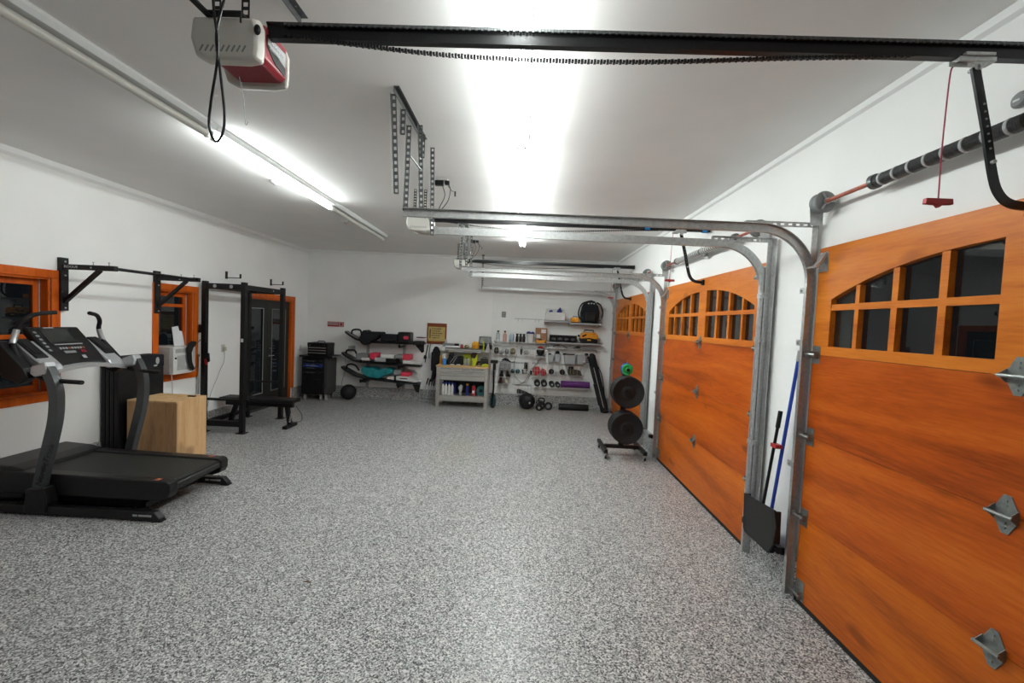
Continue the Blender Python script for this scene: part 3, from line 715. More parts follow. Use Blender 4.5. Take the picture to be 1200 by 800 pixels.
r = thing('wall_sensor', (XR-.01, 1.86, 2.87), 'small round grey fitting on the white wall at the right edge', 'wall fitting')
MB().lathe([(.032, 0), (.034, -.012), (.024, -.022)], (XR, 1.87, 2.868), 'x', 20).build('cap', M_GREYP, r, smooth=True)
MB().box(XR-.024, XR-.021, 1.86, 1.885, 2.862, 2.870).build('tag_plate', M_PAPER, r)

# photo-eye sensors at the track feet
for (x, y, l) in ((1.925, 3.05, 'black safety sensor low on the track of the nearest garage door'), (1.925, 3.50, 'black safety sensor on the near track of the middle door, left of the dustpan'),
                  (1.925, 6.14, 'black safety sensor between the middle door and the weight rack'), (1.925, 6.73, 'black safety sensor on the near track of the farthest door')):
    r = thing('safety_sensor', (x, y, .28), l, 'sensor')
    MB().cb(x-.02, y, .285, .05, .045, .05).build('sensor_body', M_RAIL, r, bevel=.005)
    MB().box(x-.01, x+.062, y-.012, y+.012, .275, .283).box(x+.008, x+.014, y-.03, y+.012, .275, .33).build('sensor_arm', M_RAIL, r)
    MB().lathe([(.012, 0), (.012, -.006)], (x-.045, y, .312), 'x', 12).build('lens', M_SCREEN, r)
    MB().tube(spline([(x-.01, y, .28), (x+.0, y+.01, .24), (x+.03, y-.02, .25), (x+.055, y, .275)], 5), .003, 5).build('wire', M_LGREY, r)
# broom and dustpan on the pier
r = thing('broom', (1.945, 3.2, .30), 'blue broom pole leaning on the white wall beside the nearest door', 'broom')
p0, p1 = Vector((1.93, 3.235, .36)), Vector((1.995, 3.115, 1.74))
MB().tube([p0, p0+(p1-p0)*.955], .0125, 12).build('handle', M_BLUE, r, smooth=True)
MB().tube([p0+(p1-p0)*.945, p1], .0155, 12).build('grip', M_LGREY, r, smooth=True)
MB().box(1.905, 1.955, 3.12, 3.38, .30, .375).build('brush_head', M_BLUE, r, bevel=.006)
MB().prism([(3.12, .30), (3.38, .30), (3.40, .264), (3.10, .264)], 'x', 1.90, 1.96).build('bristles', M_TPLAST, r)
r = thing('dustpan', (1.86, 3.23, .26), 'black upright dustpan with long black handle in front of the blue pole', 'dustpan')
MB().prism([(3.03, .60), (3.45, .56), (3.43, .285), (3.40, .262), (3.08, .262), (3.02, .36), (3.0, .50)], 'x', 1.845, 1.858).prism([(3.43, .56), (3.445, .56), (3.42, .27), (3.40, .27)], 'x', 1.845, 1.895).box(1.845, 1.895, 3.08, 3.41, .262, .275).prism([(3.03, .59), (3.045, .59), (3.035, .35), (3.02, .37)], 'x', 1.845, 1.895).build('pan', M_TPLAST, r, bevel=.004)
MB().tube([(1.88, 3.235, .55), (1.925, 3.19, 1.20)], .011, 10).build('handle', M_RAIL, r, smooth=True)
MB().tube([(1.922, 3.192, 1.16), (1.931, 3.185, 1.285)], .0155, 10).build('grip', M_RUBBER, r, smooth=True)
MB().cb(1.918, 3.185, 1.01, .05, .07, .03).build('clip', M_RED, r, bevel=.004)

# ---------------------------------------------------------------- treadmill
r = thing('treadmill', (-3.9, 3.97, 0), 'black and silver folding treadmill with curved uprights at the left edge', 'treadmill')
ya, yb = 3.55, 4.39
def rail_frame(b, y):
    b.box(-4.85, -3.16, y-.032, y+.032, .012, .085)
    b.prism([(-3.16, .085), (-3.16, .012), (-3.09, .0), (-3.05, .0), (-3.05, .03), (-3.10, .085)], 'y', y-.032, y+.032)
b = MB(); rail_frame(b, ya); rail_frame(b, yb); b.box(-4.80, -4.72, ya, yb, .015, .07).box(-4.15, -4.07, ya, yb, .02, .07)
fr = b.build('base_frame', M_TPLAST, r, bevel=.008)
for y in (ya, yb): 
    MB().box(-3.235, -3.12, y-.034, y-.031, .045, .062).box(-3.285, -3.245, y-.034, y-.031, .045, .062).build('reflector', M_LGREY, fr)
    for x in (-4.78, -3.08): MB().cb(x, y, 0, .08, .06, .014).build('rubber_foot', M_RUBBER, fr)
MB().tube([(-4.75, ya-.005, .06), (-4.75, yb+.005, .06)], .05, 20).build('wheel', M_RUBBER, fr, smooth=True)
# deck (slopes slightly, like the photo)
zt0, zt1 = .34, .315
d = MB(); X0, X1 = -4.72, -3.03; yn, yf = 3.615, 4.325
d.prism([(X0, .16), (X0, zt0-.012), (X1-.02, zt1-.012), (X1-.02, .24), (X1-.16, .145)], 'y', yn+.01, yf-.01)
deck = d.build('deck', M_TPLAST, r)
for (a, c) in ((yn-.02, yn+.085), (yf-.085, yf+.02)):
    MB().prism([(X0, .21), (X0, zt0+.012), (X1-.04, zt1+.012), (X1-.01, zt1), (X1, zt1-.03), (X1, .225), (X1-.02, .18), (X1-.10, .15), (X0, .15)], 'y', a, c).build('side_rail', M_TPLAST, deck, bevel=.012)
MB().prism([(X0+.02, zt0-.011), (X0+.02, zt0-.004), (X1-.06, zt1-.004), (X1-.03, zt1-.016), (X1-.012, zt1-.04), (X1-.012, .24), (X1-.03, .235), (X1-.04, zt1-.04)], 'y', yn+.088, yf-.088).build('running_belt', M_BELT, deck)
MB().prism([(X1-.165, zt1+.013), (X1-.115, zt1+.014), (X1-.125, zt1+.0155), (X1-.155, zt1+.0155)], 'y', yn+.0, yn+.05).build('logo_mark', M_ORED, deck)
MB().box(X1-.17, X1-.12, yf-.05, yf+.0, zt1+.012, zt1+.0152).build('logo_mark', M_ORED, deck)
MB().prism([(X0-.12, .06), (X0-.12, .30), (X0-.05, .40), (X0+.22, .385), (X0+.36, zt0+.018), (X0+.36, .10)], 'y', yn-.01, yf+.01).build('motor_cover', M_TPLAST, r, bevel=.02)
MB().prism([(-4.16, .05), (-4.16, .22), (-4.10, .20), (-3.55, .18), (-3.30, .10), (-3.30, .06)], 'y', yn+.05, yf-.05).build('incline_frame', M_RAIL, r)
# uprights
for i, y in enumerate((ya, yb)):
    prof = [(-.045, -.032), (.030, -.036), (.045, -.018), (.045, .018), (.030, .036), (-.045, .032)]
    path = spline([(-4.155, y, .16), (-4.125, y, .34), (-4.055, y, .62), (-4.005, y, .85), (-3.995, y, 1.04), (-4.015, y, 1.15), (-4.055, y, 1.245), (-4.085, y, 1.285)], 6)
    up = MB().sweep(path, prof, up=(0, 1, 0)).build('upright', M_TGREY, r, smooth=True)
    MB().prism([(-4.24, .03), (-4.22, .235), (-4.06, .255), (-4.03, .12), (-4.05, .03)], 'y', y-.048, y+.048).build('upright_base', M_TPLAST, r, bevel=.008)
    if i == 0:
        t = text('lettering', 'NordicTrack', .075, (-4.120, y-.0375, .27), PI/2, 0, M_RAIL, up, ry=-1.23)
# side console pods and cup holders
def tiltbox(b, pts, y0_, y1_): b.prism(pts, 'y', y0_, y1_)
for i, (a, c) in enumerate(((3.605, 3.755), (4.185, 4.335))):
    b = MB(); tiltbox(b, [(-4.40, 1.28), (-4.47, 1.46), (-4.43, 1.50), (-4.17, 1.300), (-4.135, 1.25), (-4.17, 1.21)], a, c)
    pod = b.build('console_pod', M_SILVER, r, bevel=.014)
    b = MB(); ym_ = (a+c)/2
    b.prism([(-4.462, 1.492), (-4.440, 1.520), (-4.235, 1.364), (-4.250, 1.345)], 'y', a+(.006 if i == 0 else .045), c-(.045 if i == 0 else .006))
    ch = b.build('cup_holder', M_TPLAST, pod, bevel=.008)
    b = MB(); b.prism([(-4.422, 1.495), (-4.412, 1.5045), (-4.272, 1.398), (-4.282, 1.386)], 'y', a+(.025 if i == 0 else .062), c-(.062 if i == 0 else .025))
    b.build('cup_recess', M_RAIL, ch)
    b = MB(); b.prism([(-4.28, 1.14), (-4.42, 1.19), (-4.54, 1.34), (-4.56, 1.50), (-4.46, 1.50), (-4.24, 1.28), (-4.20, 1.20)], 'y', a-.10 if i == 0 else c+.01, a-.01 if i == 0 else c+.10)
    b.build('side_shell', M_TPLAST, r, bevel=.012)
    ys_ = (3.512, 3.604) if i == 0 else (4.336, 4.428)
    MB().prism([(-4.19, 1.235), (-4.18, 1.30), (-4.06, 1.345), (-4.035, 1.29), (-4.045, 1.235), (-4.15, 1.21)], 'y', *ys_).build('corner_cover', M_SILVER, pod, bevel=.012)
# main console
P0, P1 = Vector((-4.205, 0, 1.265)), Vector((-4.50, 0, 1.60))
b = MB(); b.prism([(-4.205, 1.255), (-4.19, 1.285), (-4.27, 1.375), (-4.50, 1.615), (-4.53, 1.615), (-4.52, 1.55), (-4.30, 1.28)], 'y', 3.74, 4.20)
con = b.build('console', M_TPLAST, r, bevel=.012)
def onface(s, y, off=.0):  # point on the console face: s=0 low edge .. 1 top
    a = Vector((-4.27, y, 1.375)); c = Vector((-4.50, y, 1.615)); n = Vector((.722, 0, .692))
    return a + (c-a)*s + n*off
def facebox(b, s0, s1, y0_, y1_, o0=.0, o1=.004):
    vs = [onface(s, y, o) for s in (s0, s1) for y in (y0_, y1_) for o in (o0, o1)]
    v = [b.bm.verts.new(p) for p in vs]
    for f in ((0, 1, 3, 2), (4, 6, 7, 5), (0, 4, 5, 1), (2, 3, 7, 6), (0, 2, 6, 4), (1, 5, 7, 3)): b.bm.faces.new([v[i] for i in f])
    return b
sc = facebox(MB(), .42, .93, 3.83, 4.07).build('display', M_SCREEN, con)
facebox(MB(), .33, .36, 3.85, 4.10, .0, .006).build('trim_line', M_LGREY, con)
for k in range(9): facebox(MB(), .17, .235, 3.865+k*.026, 3.880+k*.026, .0, .006).build('button', M_ORED if k in (3, 8) else M_LGREY, con)
for k in range(6): facebox(MB(), .55-.13*k+.22, .62-.13*k+.22, 3.765, 3.79, .0, .005).build('button', M_GREYP, con)
facebox(MB(), .955, .985, 3.88, 3.97, .0, .003).build('logo_plate', M_LGREY, con)
facebox(MB(), .02, .10, 3.88, 3.98, .0, .005).build('button', M_GREYP, con); facebox(MB(), .02, .12, 4.03, 4.075, .0, .007).build('stop_button', M_REDP, con)
b = MB(); lo = Vector((-4.195, 0, 1.300)); hi = Vector((-4.262, 0, 1.372))
b.bm.faces.new([b.bm.verts.new(p) for p in ((-4.216, 3.985, 1.325), (-4.216, 4.02, 1.325), (-4.240, 4.02, 1.352), (-4.240, 3.985, 1.352))]); b.move((.009, 0, .008))
b.build('badge', M_LGREY, con)
# silver cross bar arching under the console
pth = [(-4.17, y, 1.215 + .055*math.cos((y-3.97)/.40*PI/2)) for y in [3.575+.79*k/16 for k in range(17)]]
MB().sweep(pth, [(-.030, -.022), (.030, -.022), (.030, .014), (-.030, .022)], up=(0, 0, 1)).build('cross_bar', M_SILVER, r, smooth=True)
# handlebars
for i, (y, s_) in enumerate(((3.575, 1), (4.375, -1))):
    pts = [(-3.79, y, 1.17), (-4.00, y, 1.175), (-4.14, y, 1.19), (-4.27, y-s_*.01, 1.27), (-4.37, y-s_*.01, 1.40), (-4.415, y+s_*.01, 1.50), (-4.42, y+s_*.04, 1.60), (-4.39, y+s_*.06, 1.68), (-4.35, y+s_*.13, 1.74), (-4.30, y+s_*.25, 1.762)]
    hb = MB().tube(spline(pts, 7), .019, 12).build('handlebar', M_RUBBER, r, smooth=True)
    MB().tube(spline([(-4.412, y-s_*.0, 1.48), (-4.42, y+s_*.018, 1.53), (-4.42, y+s_*.040, 1.60)], 5), .0225, 12).build('pulse_sensor', M_SILVER, hb, smooth=True)

# ---------------------------------------------------------------- plywood box, folded mats
r = thing('plyo_box', (-4.28, 5.05, 0), 'plywood jump box standing between the treadmill and the rack', 'box')
x0, x1, y0, y1, H_ = -4.575, -3.98, 4.82, 5.285, .76
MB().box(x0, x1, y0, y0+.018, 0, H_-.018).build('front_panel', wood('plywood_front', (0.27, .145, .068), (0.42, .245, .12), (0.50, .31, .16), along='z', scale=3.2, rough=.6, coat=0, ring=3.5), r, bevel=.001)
MB().box(x0, x1, y1-.018, y1, 0, H_-.018).build('back_panel', M_PLY, r, bevel=.001)
MB().box(x1-.018, x1, y0+.018, y1-.018, 0, H_-.018).build('side_panel', M_PLY, r, bevel=.001)
MB().box(x0, x0+.018, y0+.018, y1-.018, 0, H_-.018).build('side_panel', M_PLY, r, bevel=.001)
MB().box(x0, x1, y0, y1, H_-.018, H_).build('top_panel', M_PLY, r, bevel=.001)
tag(MB().cb(-4.08, 5.17, H_, .09, .035, .012).build('strap_buckle', M_RAIL, bevel=.003), 'small black strip lying on top of the plywood box', 'strap')
r = thing('folding_exercise_mat', (-4.76, 5.09, 0), 'tall black folded exercise mat against the wall behind the treadmill', 'exercise mat')
for k in range(4):
    x = XL+.022+k*.052
    MB().box(x, x+.050, 4.79, 5.42, .0, 1.235).build('mat_panel', M_VINYL, r, bevel=.012)
MB().box(XL+.025, XL+.225, 4.80, 5.41, 1.236, 1.246).build('top_flap', M_FABRIC, r, bevel=.004)
MB().box(XL+.2305, XL+.236, 4.80, 5.41, 1.10, 1.24).build('side_flap', M_FABRIC, r, bevel=.002)
MB().ball((XL+.238, 5.31, 1.17), .004, .028, .045).ball((XL+.238, 5.28, 1.11), .004, .03, .012).build('white_logo', M_LGREY, r)

# ---------------------------------------------------------------- air conditioner in window 2
r = thing('window_air_conditioner', (-4.78, 5.78, .95), 'white window air conditioner sitting in the second window', 'air conditioner')
ax0, ax1, ay0, ay1, az0, az1 = -5.02, -4.70, 5.60, 5.925, .95, 1.325
MB().box(ax0, ax1, ay0, ay1, az0, az1).build('case', M_WHITE, r, bevel=.008)
fa = MB().box(ax1, ax1+.025, ay0-.004, ay1+.004, az0, az1).build('front_grille', M_WHITE, r, bevel=.006)
g = MB()
for k in range(15): g.box(ax1+.0255, ax1+.031, ay0+.06, ay1-.02, az0+.055+k*.0135, az0+.062+k*.0135)
g.build('louvres', M_LGREY, fa)
g = MB()
for k in range(9): g.box(ax1+.0255, ax1+.029, ay0+.03+k*.032, ay0+.055+k*.032, az1-.085, az1-.03)
g.build('air_outlet', M_LGREY, fa)
MB().lathe([(.013, 0), (.011, .012)], (ax1+.025, ay0+.03, az0+.22), 'x', 14).build('knob', M_TPLAST, fa)
MB().box(ax0+.1, ax1-.03, ay0-.006, ay0-.001, az0, az1-.01).build('side_accordion', M_LGREY, r); MB().box(ax0+.1, ax1-.03, ay1+.008, ay1+.12, az0, az1-.02).build('side_accordion', M_LGREY, r)
r2 = MB().tube(spline([(-4.72, 5.62, .95), (-4.74, 5.66, .80), (-4.80, 5.74, .66), (-4.85, 5.85, .45)], 6), .006, 6).build('power_cable', M_WHITE, r, smooth=True)
tag(MB().prism([(5.70, 1.328), (5.695, 1.59), (5.80, 1.605), (5.815, 1.54), (5.86, 1.53), (5.88, 1.328)], 'x', -4.755, -4.752).rotate('Y', -.12, (-4.752, 5.78, 1.327)).build('paper_note', M_PAPER), 'white handwritten paper standing on top of the air conditioner', 'paper')

# ---------------------------------------------------------------- pull-up bar on the left wall
r = thing('pull_up_bar', (-4.86, 4.95, 1.77), 'black wall-mounted pull-up bar with two braced arms above the treadmill', 'pull-up bar')
for i, y in enumerate((4.385, 5.535)):
    MB().box(XL+.001, XL+.045, y-.038, y+.038, 1.77, 2.325).build('wall_bracket', M_BLACK, r, bevel=.003)
    am = MB().box(XL+.045, -4.285, y-.024, y+.024, 2.205, 2.258).build('arm', M_BLACK, r, bevel=.003)
    d = (Vector((-4.455, 0, 2.21)) - Vector((-4.845, 0, 1.86))); n = Vector((-d.z, 0, d.x)).normalized()*.018
    p = [(-4.845+n.x, 1.86+n.z), (-4.455+n.x, 2.21+n.z), (-4.455-n.x, 2.21-n.z), (-4.845-n.x, 1.86-n.z)]
    MB().prism(p, 'y', y-.018, y+.018).build('brace', M_BLACK, r)
    b = MB()
    for x in (-4.53, -4.36): b.lathe([(.005, 0), (.005, .03), (.009, .03), (.009, .036)], (x, y, 2.258), 'z', 8)
    for z in (2.285, 2.14, 1.80): b.lathe([(.009, 0), (.009, .008)], (XL+.045, y-.0, z), 'x', 8)
    b.lathe([(.010, 0), (.010, -.004)], (-4.53, y-.024, 2.23), 'y', 10)
    tag(b.build('bolt', M_LGREY, am), kind='stuff')
    if i == 0: text('lettering', 'ROGUE', .034, (XL+.06, y-.0255, 2.232), PI/2, 0, M_PAPER, am, sx=1.3)
MB().tube([(-4.32, 4.385, 2.232), (-4.32, 5.535, 2.232)], .017, 12).build('bar', M_BLACK, r, smooth=True)

# wall hooks
for (y, l) in ((6.88, 'black steel wall hook above the power rack, nearer of the two'), (8.11, 'black steel wall hook above the dark double door')):
    r = thing('wall_hook', (XL, y, 2.36), l, 'wall hook')
    z = 2.382
    MB().box(XL, XL+.008, y-.025, y+.025, z-.02, z+.10).build('wall_plate', M_BLACK, r)
    MB().box(XL+.008, XL+.245, y-.011, y+.011, z-.006, z+.006).box(XL+.228, XL+.245, y-.014, y+.014, z-.006, z+.065).build('arm', M_BLACK, r, bevel=.002)

# ---------------------------------------------------------------- power rack and bench
r = thing('power_rack', (-4.475, 6.795, 0), 'tall black power rack standing in front of the dark double door', 'power rack')
XA, XB, Y0, Y1, HT = -4.775, -4.18, 6.285, 7.305, 2.275
for (x, y) in ((XA, Y0), (XB, Y0), (XB, Y1), (XA, Y1)):
    u = MB().box(x-.033, x+.033, y-.033, y+.033, .008, HT).build('upright', M_BLACK, r, bevel=.004)
    h = MB()
    for k in range(34): h.lathe([(.0085, 0), (.0085, -.001)], (x, y-.0335, .25+k*.058), 'y', 8)
    tag(h.build('adjustment_holes', M_RAIL, u), kind='stuff')
    MB().box(x-.065, x+.065, y-.06, y+.06, 0, .010).prism([(y-.055, .01), (y-.033, .01), (y-.033, .07)], 'x', x-.004, x+.004).build('foot_plate', M_BLACK, r)
for y in (Y0, Y1):
    MB().box(XA+.033, XB-.033, y-.028, y+.028, HT-.115, HT-.030).build('top_crossmember', M_BLACK, r, bevel=.003)
b = MB()
for x in (-4.61, -4.36): b.lathe([(.026, 0), (.026, -.002)], (x, Y0-.0285, HT-.072), 'y', 20)
b.build('round_plate_hole', M_LGREY, r)
b = MB()
for x in (-4.36,): b.lathe([(.014, 0), (.014, -.003)], (XB+.029, 6.98, HT-.075), 'x', 16)
b.build('bolt_head', M_LGREY, r)
for x in (XA, XB): MB().box(x-.028, x+.028, Y0+.033, Y1-.033, HT-.105, HT-.035).build('top_side_beam', M_BLACK, r, bevel=.003)
MB().box(XA+.033, XB-.033, Y0-.02, Y0+.02, .485, .520).build('spotter_bar', M_BLACK, r, bevel=.003)
MB().box(XA+.033, XB-.033, Y1-.02, Y1+.02, .62, .65).build('spotter_bar', M_BLACK, r, bevel=.003)
for y in (Y0, ): 
    lb = MB().box(XA+.033, XB-.033, y-.033, y+.033, .10, .185).build('base_beam', M_BLACK, r, bevel=.003)
MB().box(XA-.028, XA+.028, Y0+.033, Y1-.033, .10, .165).build('base_beam', M_BLACK, r, bevel=.003)
MB().box(XB-.005, XB+.001, Y0-.0345, Y0-.0335, 1.395, 1.43).box(XB-.018, XB+.018, Y0-.0355, Y0-.0335, 1.385, 1.435).build('number_tag', M_WHITE, r)
# J-cup and lever on the left upright
b = MB().box(XA-.06, XA-.033, Y0-.05, Y0+.05, 1.50, 1.62).box(XA-.14, XA-.06, Y0-.025, Y0+.025, 1.50, 1.525).box(XA-.145, XA-.13, Y0-.025, Y0+.025, 1.50, 1.60)
b.build('bar_hook', M_BLACK, r, bevel=.003)
MB().box(XB+.034, XB+.040, Y0-.04, Y0+.04, .50, .60).box(XB+.04, XB+.10, Y0-.025, Y0+.025, .50, .52).build('bar_hook', M_RAIL, r, bevel=.003)
# things hung on the rack
r = thing('weight_belt', (-4.64, 5.9, .98), 'black leather weight belt hanging beside the air conditioner', 'belt')
YZ = lambda p: (p[1], p[2])
MB().prism([YZ(p) for p in ((-4.640, 5.780, 1.311), (-4.640, 5.809, 1.369), (-4.640, 5.870, 1.396), (-4.640, 5.956, 1.387), (-4.640, 5.949, 1.338), (-4.640, 5.902, 1.304), (-4.640, 5.872, 1.234), (-4.640, 5.882, 1.100), (-4.640, 5.931, 0.998), (-4.640, 5.892, 0.978), (-4.640, 5.829, 1.021), (-4.640, 5.797, 1.156))], 'x', -4.648, -4.640).build('strap', M_TPLAST, r, bevel=.002)
MB().tube([(-4.644, 5.97, 1.365), (-4.78, 6.22, 1.40)], .006, 6).build('hook', M_RAIL, r)
MB().cb(-4.643, 5.945, 1.01, .014, .03, .022).build('buckle', M_CHROME, r)
r = thing('lifting_straps', (-4.72, 6.24, 1.05), 'black and red lifting straps hanging on the left rack upright', 'strap')
MB().box(-4.735, -4.69, 6.225, 6.25, 1.18, 1.36).prism([(-4.74, 1.20), (-4.665, 1.20), (-4.655, 1.08), (-4.68, 1.06), (-4.70, 1.12), (-4.735, 1.10)], 'y', 6.222, 6.246).build('black_strap', M_FABRIC, r, bevel=.004)
MB().prism([(-4.738, 1.10), (-4.70, 1.12), (-4.69, 1.02), (-4.72, 1.03)], 'y', 6.224, 6.244).build('red_strap', M_RED, r)
r = thing('steel_bar', (-4.84, 6.25, .52), 'slim chrome bar hanging along the left rack upright', 'bar')
MB().tube([(-4.84, 6.245, .52), (-4.835, 6.245, 1.14)], .009, 10).lathe([(.016, 0), (.016, .04)], (-4.835, 6.245, 1.14), 'z', 10).build('steel_bar', M_CHROME, r, smooth=True)

r = thing('weight_bench', (-4.2, 6.76, 0), 'flat black weight bench placed across the power rack', 'bench')
MB().box(-4.80, -3.61, 6.63, 6.90, .405, .465).build('bench_pad', M_VINYL, r, bevel=.014)
MB().box(-4.76, -3.66, 6.735, 6.795, .325, .400).build('spine', M_BLACK, r, bevel=.003)
for (xt, xb) in ((-4.60, -4.69), (-3.76, -3.71)):
    l = MB().prism([(xt-.03, .33), (xt+.03, .33), (xb+.03, .05), (xb-.03, .05)], 'y', 6.735, 6.795).build('leg', M_BLACK, r)
    MB().box(xb-.035, xb+.035, 6.60, 6.93, 0, .05).build('foot', M_BLACK, l, bevel=.004)
t = text('lettering', 'ROGUE', .045, (-3.698, 6.734, .085), PI/2, 0, M_PAPER, r, sx=1.0, ry=-1.38)
tag(MB().tube(spline([(-3.66, 6.85, .33), (-3.60, 6.90, .20), (-3.62, 6.96, .08), (-3.72, 7.0, .02)], 6), .004, 6).build('loose_cable', M_RAIL, smooth=True), 'thin black cable hanging at the right end of the bench', 'cable')

# wall outlet, cord and switch
r = thing('wall_outlet', (XL, 6.82, 1.14), 'small cream plug adapter with dangling cord on the left wall behind the rack', 'wall outlet')
MB().box(XL, XL+.01, 6.79, 6.86, 1.17, 1.29).build('cover_plate', M_OFFW, r, bevel=.002)
MB().box(XL+.01, XL+.045, 6.80, 6.85, 1.19, 1.25).build('plug', M_CREAM, r, bevel=.004)
MB().tube(spline([(XL+.03, 6.82, 1.19), (XL+.04, 6.80, 1.02), (XL+.02, 6.74, .88), (XL+.02, 6.68, .76), (XL+.02, 6.55, .55), (XL+.025, 6.45, .30)], 6), .004, 6).build('cord', M_LGREY, r, smooth=True)
r = thing('light_switch', (XL, 9.25, 1.02), 'white light switch on the left wall beside the door', 'light switch')
MB().box(XL, XL+.006, 9.21, 9.29, 1.03, 1.15).build('cover_plate', M_OFFW, r, bevel=.002)
MB().box(XL+.006, XL+.012, 9.24, 9.26, 1.07, 1.11).build('switch', M_WHITE, r)

# ---------------------------------------------------------------- tool chest
r = thing('tool_cabinet', (-4.45, 9.2, 0), 'black rolling tool cabinet with one blue drawer in the back left corner', 'tool cabinet')
tx0, tx1, ty0, ty1 = -4.70, -4.16, 8.98, 9.47
MB().box(tx0, tx1-.06, ty0+.01, ty1, .13, .92).build('body', M_BLACK, r, bevel=.006)
MB().box(tx1-.06, tx1, ty0+.03, ty1, .13, .92).build('side_locker', mat('dark_grey_steel', (.040, .041, .040), .5), r, bevel=.004)
MB().box(tx0-.06, tx1+.10, ty0-.01, ty1+.01, .925, .965).build('worktop', M_BLACK, r, bevel=.008)
zz = [(.80, .865, 0), (.725, .79, 1), (.63, .715, 0), (.46, .62, 0), (.17, .45, 0)]
for (a, c, blue) in zz:
    dr = MB().box(tx0+.03, tx1-.09, ty0-.005, ty0+.01, a, c).build('drawer', M_BLUE if blue else M_BLACK, r, bevel=.002)
    if blue: tag(dr, 'blue drawer')
    if a > .2: MB().box(tx0+.04, tx1-.10, ty0-.022, ty0-.005, c-.030, c-.004).build('drawer_handle', M_CHROME, dr)
text('lettering', 'KOBALT', .045, (tx0+.10, ty0-.0065, .752), PI/2, 0, M_PAPER, r, sx=1.6)
MB().box(tx1+.101, tx1+.12, ty0+.02, ty1-.02, .935, .955).build('side_handle', M_CHROME, r, bevel=.004)
for x in (tx0+.06, tx1-.13, tx1-.02):
    for y in (ty0+.06, ty1-.06):
        k = MB().box(x-.022, x+.022, y-.03, y+.03, .085, .13).build('caster', M_STEEL, r, bevel=.004)
        MB().lathe([(.045, -.013), (.048, -.008), (.048, .008), (.045, .013)], (x, y, .048), 'x', 18).build('wheel', M_LGREY, k, smooth=True)
r = thing('tool_chest', (-4.43, 9.2, .966), 'small black three-drawer tool chest on top of the rolling cabinet', 'tool chest')
cx0, cx1 = -4.60, -4.17
MB().box(cx0, cx1, 9.02, 9.36, .967, 1.235).build('body', M_BLACK, r, bevel=.008)
MB().box(cx0-.004, cx1+.004, 9.012, 9.365, 1.16, 1.24).build('lid', M_BLACK, r, bevel=.01)
for k in range(3):
    dr = MB().box(cx0+.02, cx1-.02, 9.012, 9.02, .985+k*.056, 1.035+k*.056).build('drawer', M_BLACK, r)
    MB().box(cx0+.03, cx1-.03, 9.000, 9.012, 1.012+k*.056, 1.030+k*.056).build('drawer_handle', M_STEEL, dr)
for x in (cx0+.06, cx1-.06): MB().box(x-.015, x+.015, 9.003, 9.013, 1.17, 1.205).build('latch', M_CHROME, r)
MB().tube([(cx0+.13, 9.19, 1.24), (cx0+.15, 9.19, 1.27), (cx1-.15, 9.19, 1.27), (cx1-.13, 9.19, 1.24)], .010, 8).build('handle', M_BLACK, r, smooth=True)

# ---------------------------------------------------------------- signs
r = thing('warning_sign', (-4.22, YB-.01, 1.57), 'small red and white sign high on the back wall above the tool cabinet', 'sign')
MB().box(-4.415, -4.04, YB-.006, YB, 1.588, 1.70).build('sign_board', M_SIGNR, r)
MB().box(-4.405, -4.17, YB-.0075, YB-.006, 1.625, 1.690).box(-4.155, -4.05, YB-.0075, YB-.006, 1.598, 1.690).build('white_panel', M_LGREY, r)
text('lettering', 'ATTENTION', .052, (-4.400, YB-.0085, 1.657), PI/2, 0, M_SIGNR, r, sx=.84)
MB().lathe([(.034, 0), (.034, -.001)], (-4.10, YB-.0076, 1.645), 'y', 20).build('red_symbol', M_SIGNR, r)
r = thing('wooden_sign', (-1.93, YB-.02, 1.30), 'brown wooden sign with aged yellow text panel on the back wall', 'sign')
MB().box(-2.145, -1.71, YB-.025, YB, 1.30, 1.765).build('sign_frame', M_BROWNSIGN, r, bevel=.004)
MB().box(-2.115, -1.74, YB-.030, YB-.025, 1.365, 1.685).build('sign_panel', M_SIGNY, r)
ln = MB()
for k, (a, c) in enumerate(((-2.04, -1.83), (-2.03, -1.86), (-2.03, -1.80), (-2.04, -1.86), (-2.02, -1.88))):
    z = 1.640-k*.050; x = a
    random.seed(k+3)
    while x < c:
        w_ = random.uniform(.012, .035); ln.box(x, x+w_, YB-.0315, YB-.030, z-.011, z+.011); x += w_+random.uniform(.006, .014)
ln.prism([(-2.085, 1.42), (-2.065, 1.42), (-2.06, 1.60), (-2.072, 1.66), (-2.09, 1.60)], 'y', YB-.0315, YB-.030)
tag(ln.build('lettering', M_BROWN, r), kind='stuff')

